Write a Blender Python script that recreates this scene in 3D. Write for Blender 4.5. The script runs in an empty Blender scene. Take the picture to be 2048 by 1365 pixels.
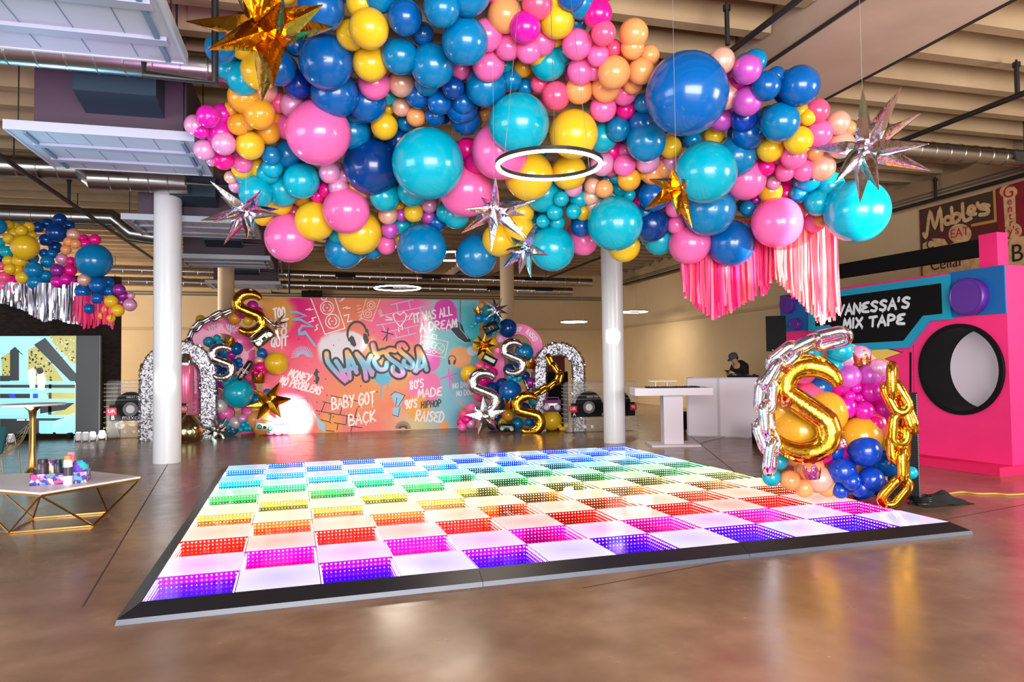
import bpy, bmesh, math, random
from mathutils import Vector, Matrix, Quaternion
random.seed(7)
C = bpy.context.scene.collection
SC = bpy.context.scene
PI = math.pi
# ---------------------------------------------------------------- camera
W, H, FPX, CH = 2048, 1365, 1428.8, 1.70
def cam_axes(yaw, pitch, roll):
    yaw, pitch, roll = map(math.radians, (yaw, pitch, roll))
    f = Vector((math.sin(yaw)*math.cos(pitch), math.cos(yaw)*math.cos(pitch), math.sin(pitch)))
    r = Vector((math.cos(yaw), -math.sin(yaw), 0)); u = r.cross(f)
    return r*math.cos(roll)+u*math.sin(roll), -r*math.sin(roll)+u*math.cos(roll), f
CR, CU, CF = cam_axes(15.3705, 1.988, -0.7253)
CAM = Vector((0, 0, CH))
cam = bpy.data.cameras.new('camera'); cam.sensor_width = 36; cam.lens = 36*FPX/W; cam.clip_end = 200
co = bpy.data.objects.new('camera', cam); C.objects.link(co)
m = Matrix((CR, CU, -CF)).transposed().to_4x4(); m.translation = CAM; co.matrix_world = m
SC.camera = co
# points of the place from where they show in the photograph
def ray(x, y): return CF + CR*((x-W/2)/FPX) + CU*((H/2-y)/FPX)
def at_z(x, y, z=0.0): d = ray(x, y); return CAM + d*((z-CH)/d.z)
def at_y(x, y, Y): d = ray(x, y); return CAM + d*(Y/d.y)
def at_x(x, y, X): d = ray(x, y); return CAM + d*(X/d.x)
def at_t(x, y, t): return CAM + ray(x, y)*t
# ---------------------------------------------------------------- world, lights, exposure
SC.view_settings.view_transform = 'Standard'; SC.view_settings.look = 'None'
SC.view_settings.exposure = 0.0; SC.view_settings.gamma = 1.0
SC.view_settings.use_curve_mapping = False
SC.cycles.max_bounces = 16; SC.cycles.diffuse_bounces = 4; SC.cycles.glossy_bounces = 14
SC.cycles.transparent_max_bounces = 24; SC.cycles.transmission_bounces = 8
SC.cycles.sample_clamp_indirect = 4.0; SC.cycles.caustics_reflective = False; SC.cycles.caustics_refractive = False
SC.cycles.use_denoising = True
wd = bpy.data.worlds.new('sky'); SC.world = wd; wd.use_nodes = True
bg = wd.node_tree.nodes['Background']; bg.inputs[0].default_value = (0.86, 0.92, 1.0, 1); bg.inputs[1].default_value = 1.0
def area(name, loc, target, size, power, col=(1, 1, 1), shape='RECTANGLE'):
    l = bpy.data.lights.new(name, 'AREA'); l.shape = shape; l.size = size[0]; l.size_y = size[1]; l.energy = power; l.color = col
    o = bpy.data.objects.new(name, l); C.objects.link(o); o.location = loc
    o.rotation_euler = (Vector(target)-Vector(loc)).to_track_quat('-Z', 'Y').to_euler(); return o
def spot(name, loc, target, power, angle, blend=0.3, col=(1, 1, 1), radius=0.1):
    l = bpy.data.lights.new(name, 'SPOT'); l.energy = power; l.spot_size = math.radians(angle); l.spot_blend = blend; l.color = col; l.shadow_soft_size = radius
    o = bpy.data.objects.new(name, l); C.objects.link(o); o.location = loc
    o.rotation_euler = (Vector(target)-Vector(loc)).to_track_quat('-Z', 'Y').to_euler(); return o
# daylight through the big openings behind and to the right of the photographer
area('daylight_door', (1.5, -4.2, 2.4), (2.5, 9, 2.2), (9, 4.2), 2500, (1.0, 0.97, 0.94))
area('daylight_window', (13.2, 2.0, 3.4), (3, 8, 2.6), (4.5, 3), 900, (1.0, 0.95, 0.9))
area('added_side_fill', (-9.5, 4.0, 2.8), (0, 10, 2.4), (6, 3.4), 600, (0.85, 0.93, 1.0))  # added fill from the left to brighten that side, no known opening
area('added_far_fill', (-14.5, 26.6, 2.8), (8, 27.5, 2.4), (7, 3.6), 2400, (1.0, 0.9, 0.76))  # added unseen warm fill for the back wall and columns
# low sun through gaps of the door behind the photographer
def sunbeam(src, px, Y, power, ang, blend=.5): p = at_y(*px, Y); return spot('sun_shaft', src, p, power, ang, blend, (1, .93, .8), .03)
sunbeam((3.5, -4, 2.6), (578, 838), 19.3, 150000, 3.4, .6)
sunbeam((3.5, -4, 2.6), (325, 765), 14.2, 18000, 1.7, 1.0)
sunbeam((11.5, -2, 2.9), (1738, 440), 7.6, 26000, 8, .35)
sunbeam((11.5, -2, 2.9), (1640, 590), 8.6, 22000, 5, .5)
sunbeam((11.5, -2, 2.7), (1231, 672), 14.2, 30000, 1.1, .3)
# added coloured spots, unseen, for the dance floor's tint on pans and ducts
spot('added_wash_cyan', (-4.6, 13.2, .35), (-2.4, 10.3, 4.5), 900, 60, .9, (.25, .75, 1), .1)
spot('added_wash_violet', (-1.9, 3.0, .5), (-2.2, 9.6, 5.1), 700, 40, .9, (.75, .35, 1), .1)
# ---------------------------------------------------------------- materials
def lin(c):
    return tuple(((v/255)/12.92 if v/255 <= 0.04045 else ((v/255+0.055)/1.055)**2.4) for v in c)
MATS = {}
def P(name, col, rough=0.5, metal=0.0, spec=0.5, emit=None, estr=1.0, coat=0.0, trans=0.0, alpha=1.0, bump=None, var=None, sub=0.0):
    """A principled material; bump = (scale, strength), var = (scale, darker colour, amount) adds a noise mottling."""
    if name in MATS: return MATS[name]
    m = bpy.data.materials.new(name); m.use_nodes = True; nt = m.node_tree; b = nt.nodes['Principled BSDF']
    b.inputs['Base Color'].default_value = (*lin(col), 1); b.inputs['Roughness'].default_value = rough
    b.inputs['Metallic'].default_value = metal; b.inputs['Specular IOR Level'].default_value = spec
    b.inputs['Coat Weight'].default_value = coat; b.inputs['Transmission Weight'].default_value = trans; b.inputs['Alpha'].default_value = alpha
    if emit: b.inputs['Emission Color'].default_value = (*lin(emit), 1); b.inputs['Emission Strength'].default_value = estr
    if bump or var: tc = nt.nodes.new('ShaderNodeTexCoord')
    if var:
        n = nt.nodes.new('ShaderNodeTexNoise'); n.inputs['Scale'].default_value = var[0]; n.inputs['Detail'].default_value = 6
        nt.links.new(tc.outputs['Object'], n.inputs['Vector'])
        mr = nt.nodes.new('ShaderNodeMapRange'); mr.inputs[1].default_value = 0.35; mr.inputs[2].default_value = 0.7; mr.inputs[4].default_value = var[2]
        nt.links.new(n.outputs[0], mr.inputs[0])
        mx = nt.nodes.new('ShaderNodeMix'); mx.data_type = 'RGBA'; mx.inputs[6].default_value = (*lin(col), 1); mx.inputs[7].default_value = (*lin(var[1]), 1)
        nt.links.new(mr.outputs[0], mx.inputs[0]); nt.links.new(mx.outputs[2], b.inputs['Base Color'])
    if bump:
        n = nt.nodes.new('ShaderNodeTexNoise'); n.inputs['Scale'].default_value = bump[0]; n.inputs['Detail'].default_value = 4
        nt.links.new(tc.outputs['Object'], n.inputs['Vector'])
        bp = nt.nodes.new('ShaderNodeBump'); bp.inputs['Strength'].default_value = bump[1]; bp.inputs['Distance'].default_value = 0.02
        nt.links.new(n.outputs[0], bp.inputs['Height']); nt.links.new(bp.outputs[0], b.inputs['Normal'])
    MATS[name] = m; return m
def latex(name, col, pearl=False):
    """Stretched latex: glossy skin that lets some light through."""
    m = P(name, col, rough=0.28 if pearl else 0.2, metal=0.22 if pearl else 0, spec=0.5, coat=0.25)
    nt = m.node_tree; b = nt.nodes['Principled BSDF']; o = nt.nodes['Material Output']
    t = nt.nodes.new('ShaderNodeBsdfTranslucent'); t.inputs[0].default_value = (*lin(col), 1)
    a = nt.nodes.new('ShaderNodeMixShader'); a.inputs[0].default_value = 0.16 if pearl else 0.22
    nt.links.new(b.outputs[0], a.inputs[1]); nt.links.new(t.outputs[0], a.inputs[2]); nt.links.new(a.outputs[0], o.inputs[0]); return m
def foil(name, col, rough=0.09, irid=0.0, crinkle=0.0, scale=9):
    """Metallised film; irid adds the thin-film rainbow of a holographic foil."""
    m = P(name, col, rough=rough, metal=1.0, bump=(scale, crinkle) if crinkle else None)
    if irid:
        nt = m.node_tree; b = nt.nodes['Principled BSDF']
        lw = nt.nodes.new('ShaderNodeLayerWeight'); lw.inputs[0].default_value = 0.5
        n = nt.nodes.new('ShaderNodeTexNoise'); n.inputs['Scale'].default_value = 5; tc = nt.nodes.new('ShaderNodeTexCoord'); nt.links.new(tc.outputs['Object'], n.inputs[0])
        ad = nt.nodes.new('ShaderNodeMath'); ad.operation = 'MULTIPLY_ADD'; ad.inputs[1].default_value = 1.6
        nt.links.new(lw.outputs[1], ad.inputs[0]); nt.links.new(n.outputs[0], ad.inputs[2])
        cr = nt.nodes.new('ShaderNodeValToRGB'); e = cr.color_ramp; cols = [(235, 235, 240), (245, 150, 215), (235, 240, 240), (120, 200, 245), (170, 240, 215), (240, 235, 240), (205, 160, 245), (250, 190, 170), (235, 240, 245)]
        e.elements[0].color = (*lin(cols[0]), 1); e.elements[1].color = (*lin(cols[-1]), 1)
        for k in range(1, len(cols)-1): e.elements.new(k/(len(cols)-1)).color = (*lin(cols[k]), 1)
        mm = nt.nodes.new('ShaderNodeMath'); mm.operation = 'FRACT'; nt.links.new(ad.outputs[0], mm.inputs[0]); nt.links.new(mm.outputs[0], cr.inputs[0])
        mx = nt.nodes.new('ShaderNodeMix'); mx.data_type = 'RGBA'; mx.inputs[0].default_value = irid; mx.inputs[6].default_value = (*lin(col), 1)
        nt.links.new(cr.outputs[0], mx.inputs[7]); nt.links.new(mx.outputs[2], b.inputs['Base Color'])
    return m
# ---------------------------------------------------------------- mesh helpers
def new_bm(): return bmesh.new()
def box(bm, c, s, rot=None):
    """axis box with centre c and full size s (rot: a Matrix turning it about c)"""
    vs = []
    for dx in (-.5, .5):
        for dy in (-.5, .5):
            for dz in (-.5, .5):
                v = Vector((dx*s[0], dy*s[1], dz*s[2]))
                if rot: v = rot @ v
                vs.append(bm.verts.new(v+Vector(c)))
    for f in ((0, 1, 3, 2), (4, 6, 7, 5), (0, 4, 5, 1), (2, 3, 7, 6), (0, 2, 6, 4), (1, 5, 7, 3)): bm.faces.new([vs[i] for i in f])
    return bm
def box2(bm, a, b): return box(bm, [(a[i]+b[i])/2 for i in range(3)], [abs(a[i]-b[i]) for i in range(3)])
def tube(bm, pts, r, n=8, cap=True, closed=False):
    """round bar along pts; r a number or a list"""
    pts = [Vector(p) for p in pts]; k = len(pts); rings = []; side = None
    for i, p in enumerate(pts):
        a = pts[(i-1) % k] if (i or closed) else p; b = pts[(i+1) % k] if (i < k-1 or closed) else p
        d = (b-a).normalized() if (b-a).length > 1e-9 else Vector((0, 0, 1))
        if side is None:
            side = d.orthogonal().normalized()
        side = (side-d*side.dot(d)).normalized() if (side-d*side.dot(d)).length > 1e-6 else d.orthogonal().normalized()
        up = d.cross(side); rr = r[i] if isinstance(r, (list, tuple)) else r
        rings.append([bm.verts.new(p+(side*math.cos(2*PI*j/n)+up*math.sin(2*PI*j/n))*rr) for j in range(n)])
    for i in range(k if closed else k-1):
        A, B = rings[i], rings[(i+1) % k]
        for j in range(n): bm.faces.new((A[j], A[(j+1) % n], B[(j+1) % n], B[j]))
    if cap and not closed:
        bm.faces.new(rings[0][::-1]); bm.faces.new(rings[-1])
    return bm
def lathe(bm, prof, n=24, M=None):
    """prof: list of (radius, z) turned about z"""
    M = M or Matrix(); rings = []
    for r, z in prof:
        rings.append([bm.verts.new(M @ Vector((r*math.cos(2*PI*j/n), r*math.sin(2*PI*j/n), z))) for j in range(n)] if r > 1e-6 else [bm.verts.new(M @ Vector((0, 0, z)))])
    for A, B in zip(rings, rings[1:]):
        for j in range(n):
            a, b = A[j % len(A)], A[(j+1) % len(A)]; c, d = B[(j+1) % len(B)], B[j % len(B)]
            vs = []
            for v in (a, b, c, d):
                if v not in vs: vs.append(v)
            if len(vs) > 2: bm.faces.new(vs)
    if len(rings[0]) > 1: bm.faces.new(rings[0][::-1])
    if len(rings[-1]) > 1: bm.faces.new(rings[-1])
    return bm
def prism(bm, poly, z0, z1, M=None):
    """outline poly in local xy between z0 and z1"""
    M = M or Matrix()
    A = [bm.verts.new(M @ Vector((p[0], p[1], z0))) for p in poly]; B = [bm.verts.new(M @ Vector((p[0], p[1], z1))) for p in poly]; n = len(poly)
    bm.faces.new(A[::-1]); bm.faces.new(B)
    for i in range(n): bm.faces.new((A[i], A[(i+1) % n], B[(i+1) % n], B[i]))
    return bm
def ball(bm, c, r, u=16, v=10, sc=(1, 1, 1), rot=None):
    prof = [(math.sin(PI*i/v)*r, -math.cos(PI*i/v)*r) for i in range(v+1)]; prof[0] = (0, -r); prof[-1] = (0, r)
    M = Matrix.Translation(c) @ (rot.to_4x4() if rot else Matrix()) @ Matrix.Diagonal((*sc, 1)); return lathe(bm, prof, u, M)
def obj(name, bm, mat, parent=None, smooth=True, M=None, angle=40):
    """one mesh object out of a bmesh"""
    if M is not None: bm.transform(M)
    bmesh.ops.recalc_face_normals(bm, faces=bm.faces)
    me = bpy.data.meshes.new(name)
    if smooth:
        ca = math.radians(angle)
        for f in bm.faces: f.smooth = True
        for e in bm.edges:
            if len(e.link_faces) == 2 and e.calc_face_angle(0) > ca: e.smooth = False
    bm.to_mesh(me); bm.free()
    for q in (mat if isinstance(mat, (list, tuple)) else [mat]): me.materials.append(q)
    o = bpy.data.objects.new(name, me); C.objects.link(o)
    if parent is not None: o.parent = parent
    return o
def tag(o, label, cat, group=None, kind=None):
    if label: o['label'] = label
    if cat: o['category'] = cat
    if group: o['group'] = group
    if kind: o['kind'] = kind
    return o
def thing(name, label, cat, loc=(0, 0, 0), group=None, M=None):
    o = bpy.data.objects.new(name, None); C.objects.link(o); o.empty_display_size = 0.1
    if M is not None: o.matrix_world = M
    else: o.location = loc
    return tag(o, label, cat, group)
def struct(name, bm, mat, label=None, smooth=False):
    o = obj(name, bm, mat, smooth=smooth); o['kind'] = 'structure'
    if label: o['label'] = label
    return o
def copy_tree(o, parent=None):
    c = o.copy(); C.objects.link(c); c.parent = parent
    for ch in o.children: copy_tree(ch, c)
    return c
def frame_m(o, x, y, z=None):
    """matrix with origin o and given local x and y directions"""
    x = Vector(x).normalized(); z = (z and Vector(z)) or x.cross(Vector(y)); z.normalize(); y = z.cross(x)
    M = Matrix((x, y, z)).transposed().to_4x4(); M.translation = Vector(o); return M
# ================================================================ the setting
WX, WY = 13.63, 31.15
tan = P('tan_plaster', (196, 172, 136), 0.85, var=(0.6, (180, 154, 116), 0.6), bump=(30, 0.1))
cream = P('cream_ceiling_paint', (168, 142, 110), 0.85, var=(0.8, (138, 114, 86), 0.7))
def concrete():
    m = P('polished_concrete', (124, 98, 76), 0.22, spec=0.5)
    nt = m.node_tree; b = nt.nodes['Principled BSDF']; tc = nt.nodes.new('ShaderNodeTexCoord')
    n1 = nt.nodes.new('ShaderNodeTexNoise'); n1.inputs['Scale'].default_value = 0.7; n1.inputs['Detail'].default_value = 8; n1.inputs['Roughness'].default_value = 0.5
    n2 = nt.nodes.new('ShaderNodeTexNoise'); n2.inputs['Scale'].default_value = 3.2; n2.inputs['Detail'].default_value = 5; n2.inputs['Roughness'].default_value = 0.5
    for n in (n1, n2): nt.links.new(tc.outputs['Object'], n.inputs[0])
    cr = nt.nodes.new('ShaderNodeValToRGB'); e = cr.color_ramp.elements
    e[0].position = 0.3; e[0].color = (*lin((100, 75, 58)), 1); e[1].position = 0.72; e[1].color = (*lin((160, 128, 102)), 1)
    x = cr.color_ramp.elements.new(0.5); x.color = (*lin((128, 100, 78)), 1)
    ad = nt.nodes.new('ShaderNodeMath'); ad.operation = 'MULTIPLY_ADD'; ad.inputs[1].default_value = 0.3
    nt.links.new(n2.outputs[0], ad.inputs[0])
    s = nt.nodes.new('ShaderNodeMath'); s.operation = 'MULTIPLY'; s.inputs[1].default_value = 0.72; nt.links.new(n1.outputs[0], s.inputs[0]); nt.links.new(s.outputs[0], ad.inputs[2])
    nt.links.new(ad.outputs[0], cr.inputs[0]); nt.links.new(cr.outputs[0], b.inputs['Base Color'])
    mr = nt.nodes.new('ShaderNodeMapRange'); mr.inputs[3].default_value = 0.13; mr.inputs[4].default_value = 0.34; nt.links.new(n2.outputs[0], mr.inputs[0]); nt.links.new(mr.outputs[0], b.inputs['Roughness'])
    bp = nt.nodes.new('ShaderNodeBump'); bp.inputs['Strength'].default_value = 0.06; bp.inputs['Distance'].default_value = 0.01; nt.links.new(n2.outputs[0], bp.inputs['Height']); nt.links.new(bp.outputs[0], b.inputs['Normal'])
    return m
struct('floor', box2(new_bm(), (-16, -5, -0.2), (WX+0.3, WY+0.3, 0)), concrete())
# saw-cut joints in the slab
b = new_bm()
for p, q in (((180, 1190), (350, 905)), ((1380, 872), (1520, 985)), ((0, 908), (1260, 858)), ((620, 866), (1150, 868)), ((1230, 1165), (2048, 1010))):
    A, B = at_z(*p), at_z(*q); d = (B-A).normalized(); A -= d*0.3; B += d*0.3; s = Vector((-d.y, d.x, 0))*0.006
    b.faces.new([b.verts.new(v+Vector((0, 0, 0.0015))) for v in (A-s, B-s, B+s, A+s)])
struct('trim_1', b, P('slab_joint', (52, 42, 36), 0.9))
struct('wall_right', box2(new_bm(), (WX, -2, 0), (WX+0.25, WY, 6.3)), tan)
struct('wall_back', box2(new_bm(), (-16, WY, 0), (WX+0.25, WY+0.25, 6.3)), tan)
brick = P('dark_brick', (40, 30, 25), 0.9)
nt = brick.node_tree; bb = nt.nodes['Principled BSDF']; bk = nt.nodes.new('ShaderNodeTexBrick'); tc = nt.nodes.new('ShaderNodeTexCoord')
mp = nt.nodes.new('ShaderNodeMapping'); mp.inputs['Rotation'].default_value = (PI/2, 0, 0); nt.links.new(tc.outputs['Object'], mp.inputs[0])
nt.links.new(mp.outputs[0], bk.inputs[0]); bk.inputs['Scale'].default_value = 4; bk.inputs[1].default_value = (*lin((52, 38, 30)), 1); bk.inputs[2].default_value = (*lin((28, 21, 18)), 1); bk.inputs[3].default_value = (*lin((16, 13, 12)), 1)
nt.links.new(bk.outputs[0], bb.inputs['Base Color'])
bx = at_y(237, 700, 22.2).x
struct('wall_left', box2(new_bm(), (-16, 22.2, 0), (bx, 22.5, 4.35)), brick)
# ledges and service lines along the walls
b = new_bm(); box2(b, (WX-0.06, -2, 3.36), (WX, WY, 3.46)); box2(b, (-16, WY-0.06, 3.3), (WX, WY, 3.4)); struct('trim_2', b, P('ledge_paint', (172, 148, 112), 0.8))
b = new_bm()
for z in (4.72, 4.82): tube(b, [(-16, WY-0.04, z), (WX, WY-0.04, z)], 0.025, 6)
struct('trim_3', b, P('grey_conduit', (90, 84, 76), 0.5))
b = new_bm(); box2(b, (WX-0.35, -2, 5.32), (WX, WY, 5.75)); struct('wall_plate', b, cream); 
b = new_bm()
for z in (5.38, 5.45): tube(b, [(WX-0.37, -2, z), (WX-0.37, WY, z)], 0.018, 6)
struct('trim_4', b, P('grey_conduit', (90, 84, 76), 0.5))
# ceiling slab with the stems of its double tees, girders along the hall
struct('ceiling', box2(new_bm(), (-16, -5, 6.15), (WX+0.3, WY+0.3, 6.35)), cream)
b = new_bm(); y = -4.6
while y < WY-0.3:
    for x0, x1 in ((-16, -3.4), (-1.9, 5.5), (7.05, WX-0.3)):
        prism(b, [(-0.09, 0.14), (0.09, 0.14), (0.15, 0.5), (-0.15, 0.5)], x0, x1, frame_m((0, y, 5.68), (0, 1, 0), (0, 0, 1)))
    y += 0.82
struct('ceiling_beam', b, cream)
gird = P('girder_paint', (186, 160, 142), 0.8, var=(1.2, (164, 138, 120), 0.6))
b = new_bm(); box2(b, (5.54, -5, 5.46), (7.02, WY, 6.15)); struct('girder_beam', b, gird)
b = new_bm(); box2(b, (-3.38, -5, 5.46), (-1.92, WY, 6.15)); struct('girder_beam', b, gird)
b = new_bm()
for x in (5.50, 7.06): tube(b, [(x, -5, 5.47), (x, WY, 5.47)], 0.025, 6)
struct('trim_5', b, P('dark_conduit', (38, 34, 32), 0.5))
colm = P('white_column_paint', (226, 226, 230), 0.35, coat=0.2)
colt = P('tan_column_paint', (205, 180, 145), 0.6)
def column(x, y, r, mat, label):
    o = struct('column', lathe(new_bm(), [(r, 0), (r, 5.46)], 40), mat, label, True); o.location = (x, y, 0); return o
column(-2.65, 14.45, 0.24, colm, None); column(6.28, 14.5, 0.235, colm, None)
column(-2.65, 23.4, 0.24, colt, None); column(6.28, 23.4, 0.235, colt, None); 
# ---------------------------------------------------------------- services under the ceiling
steel = P('galvanised_duct', (170, 166, 164), 0.28, metal=1.0, bump=(3, 0.15))
black = P('black_pipe_paint', (22, 20, 20), 0.45)
panw = P('blue_lit_pan_enamel', (176, 182, 196), 0.45); duct_dark = P('violet_lit_casing', (78, 58, 74), 0.55, metal=0.0)  # coloured light put into the base colours: bluish pan, violet casing
hoodm = P('unit_hood', (70, 92, 108), 0.4, metal=0.6); blk = P('matte_black', (11, 10, 11), 0.7, spec=0.25)
def duct(name, pts, r, label, group=None, seams=0.5):
    t = thing(name, label, 'duct', pts[0], group); o = Vector(pts[0])
    P_ = [Vector(p)-o for p in pts]; b = tube(new_bm(), P_, r, 24)
    for a, c in zip(P_, P_[1:]):
        L = (c-a).length; d = (c-a)/L; k = int(L/seams); q = d.to_track_quat('Z', 'Y').to_matrix().to_4x4()
        for i in range(1, k):
            M = Matrix.Translation(a+d*(i*L/k)) @ q; lathe(b, [(r, -0.012), (r+0.008, -0.004), (r+0.008, 0.004), (r, 0.012)], 24, M)
    obj('pipe', b, steel, t)
    for a, c in zip(P_, P_[1:]):
        L = (c-a).length
        if L > 2:
            for f in ([.2, .8] if L < 6 else [.1, .37, .63, .9]):
                h = a+(c-a)*f; q = new_bm(); tube(q, [h, Vector((h.x, h.y, 6.15-o.z))], .012, 5); obj('hanger', q, black, t)
    return t
def hvac(yc, near, label):
    """a hung air handler over its white drip pan; the pan's underside is what one sees from below"""
    x0, x1 = -3.42, (-1.15 if yc != 9.36 else -1.45); y0, y1 = yc, yc+1.62; z = 4.5
    t = thing('air_handler', label, 'air handler', (x0, y0, z), 'air handlers over white drip pans'); o = Vector((x0, y0, z))
    L = lambda p: Vector(p)-o
    b = new_bm(); box2(b, L((x0, y0, z)), L((x1, y1, z+0.03)))
    for a, c in (((x0-.03, y0-.03, z-.012), (x0-.002, y1+.03, z+.1)), ((x1+.002, y0-.03, z-.012), (x1+.03, y1+.03, z+.1)), ((x0-.002, y0-.03, z-.012), (x1+.002, y0-.002, z+.1)), ((x0-.002, y1+.002, z-.012), (x1+.002, y1+.03, z+.1))): box2(b, L(a), L(c))
    n0 = len(b.faces)
    for k in range(1, 6): box2(b, L((x0+k*.38, y0+.05, z-.004)), L((x0+k*.38+.006, y1-.05, z-.0005)))
    for xx in (x0+.16, x1-.12): box2(b, L((xx-.02, y0+.05, z-.03)), L((xx+.02, y1-.05, z-.001)))
    b.faces.ensure_lookup_table()
    for f in b.faces[n0:]: f.material_index = 1
    pan = obj('drip_pan', b, [panw, P('pan_seam', (96, 120, 150), 0.5)], t, False)
    b = new_bm()
    for yy in (0.33, 0.72): box2(b, L((x0+.1, y0+1.62*yy-.06, z-.035)), L((x1-.05, y0+1.62*yy+.06, z-.001)))
    obj('stiffener', b, P('pan_channel', (150, 154, 176), 0.4), pan, False)
    b = new_bm(); box2(b, L((x0+.2, y0+.22, z+.14)), L((x1-.1, y1-.25, z+.95))); cs = obj('casing', b, duct_dark, t, False)
    b = new_bm(); box2(b, L((x0+.2, y0+.24, z+.1)), L((x1-.1, y1-.27, z+.14))); obj('underside', b, blk, cs, False)
    b = new_bm(); A = (-1.62, -.75)
    prism(b, [(0, 0), (.5, 0.1), (.5, .46), (0, .56)], A[0], A[1], frame_m(L((x0, y0+.22, z+.32)), (0, -1, 0), (0, 0, 1))); obj('hood', b, hoodm, t, False)
    for xx in (x0+.1, x1-.1):
        for yy in (y0+.05, y1-.05): obj('hanger_rod', tube(new_bm(), [L((xx, yy, z+.03)), L((xx, yy, 5.81))], 0.008, 5), black, t)
    b = new_bm(); tube(b, [L((x1-.35, y1-.02, z+.12)), L((x1-.35, y1+.08, z+.1)), L((x1-.35, y1+.1, z-.1)), L((x1+.25, y1+.1, z-.13)), L((x1+.25, y1+.1, 5.6))], 0.035, 10); obj('drain_pipe', b, black, t)
    return t
for yc, lab in ((5.35, 'air handler over the white drip pan in the top corner, closest overhead'), (9.36, 'air handler with casing tinted as by violet light above the second white drip pan'),
                (14.5, 'air handler behind the white column at the level of its shaft'), (19.25, 'dim air handler hung farther back above the tall gold S balloon'), (24.8, 'air handler hung deepest in the hall above the tan back wall')):
    hvac(yc, yc < 10, lab)
def cyl_run(name, px, Y, r, label, elbow=None):
    a = at_y(*px[0], Y); c = at_y(*px[1], Y); return duct(name, [(a.x, Y, a.z), (c.x, Y, a.z)], r, label)
duct('spiral_duct', [(-5.2, 8.75, 5.2), (-0.6, 8.75, 5.18)], 0.17, 'spiral duct crossing in front of the violet-tinted air handler', None, 0.28)
duct('spiral_duct', [(-9, 14.0, 5.25), (-4.0, 14.0, 5.25), (-3.75, 13.8, 5.05), (-2.2, 13.8, 5.05)], 0.19, 'spiral duct with an elbow beneath the second drip pan', None, 0.3)
duct('spiral_duct', [(-12, 18.6, 5.3), (-4.6, 18.6, 5.3), (-4.2, 18.6, 4.95), (-3.5, 18.6, 4.85)], 0.2, 'dark spiral duct behind the diagonal black pipe over the blue balloons', None, 0.4)
duct('spiral_duct', [(-9, 28, 5.3), (11.2, 28, 5.15)], 0.17, 'upper of two long ducts along the back wall', None, 0.6)
duct('spiral_duct', [(-9, 28.8, 4.98), (10.6, 28.8, 4.85)], 0.17, 'lower of two long ducts along the back wall', None, 0.6)
for d_, xs in ((bpy.data.objects.get('spiral_duct.003'), (6.2, 10.1, 13.4, 17.6)), (bpy.data.objects.get('spiral_duct.004'), (7.0, 11.6, 16.2, 18.3))):
    for x in xs: b = new_bm(); box(b, (x, -.15, -.06), (.75, .09, .16)); obj('vent', b, blk, d_, False)
t = duct('spiral_duct', [(8.3, 9.75, 5.28), (13.2, 9.75, 5.28)], 0.15, 'light duct with a dark vent beside the big silver starburst', None, 0.3)
b = new_bm(); prism(b, [(-.26, -.09), (.26, -.09), (.26, .09), (-.26, .09)], 0, .03, frame_m((3.75, -.155, -.03), (1, 0, 0), (0, .2, 1))); obj('vent', b, P('vent_grille', (60, 54, 50), 0.5, bump=(60, 1.0)), t, False)
# diffusers on the long ducts
def sprinkler(name, pts, r, label, drops=()):
    t = thing(name, label, 'pipe', pts[0]); o = Vector(pts[0]); obj('pipe', tube(new_bm(), [Vector(p)-o for p in pts], r, 10), black, t)
    for p in drops:
        p = Vector(p); b = new_bm(); tube(b, [p-o, Vector((p.x, p.y, p.z+.46))-o], r*.8, 8); tube(b, [Vector((p.x, p.y, p.z+.4))-o, Vector((p.x, p.y, p.z+.46))-o], r*1.25, 8); tube(b, [Vector((p.x, p.y, p.z+.46))-o, Vector((p.x, p.y, p.z+.50))-o], r*.4, 6); obj('drop', b, black, t)
    return t
sprinkler('sprinkler_pipe', [(4.63, -4, 5.3), (4.63, 12, 5.3)], 0.035, 'black sprinkler pipe above the giant blue balloon', [at_y(1455, 90, 7.1)*1])
sprinkler('sprinkler_pipe', [(9.25, -2, 5.3), (9.25, 30, 5.3)], 0.04, 'black sprinkler pipe running behind the big silver starburst', [(9.25, 7.45, 5.3), (9.25, 17.5, 5.3), (9.25, 22, 5.3)])
sprinkler('sprinkler_pipe', [(-4.63, 2, 5.0), (-4.63, 28, 5.0)], 0.04, 'black sprinkler pipe slanting over the smaller balloon cloud', [(-4.63, 15.6, 5.0), (-4.63, 19.5, 5.0)])
sprinkler('sprinkler_pipe', [(WX-.43, -2, 5.26), (WX-.43, 30, 5.26)], 0.04, 'black pipe along the top of the long tan wall', [(WX-.43, 12.6, 5.26)])

e = at_y(624, 588, WY-.2); t = thing('junction_box', 'dark junction box on the back wall over the orange corner of the backdrop', 'junction box', e); b = new_bm(); box2(b, (-.42, 0, -.14), (.42, .13, .14)); obj('enclosure', b, blk, t, False); b = new_bm(); tube(b, [(-.1, .1, .14), (-.1, .1, .9)], .05, 8); tube(b, [(.15, .1, .14), (.15, .1, .5)], .03, 8); obj('conduit', b, black, t)
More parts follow.
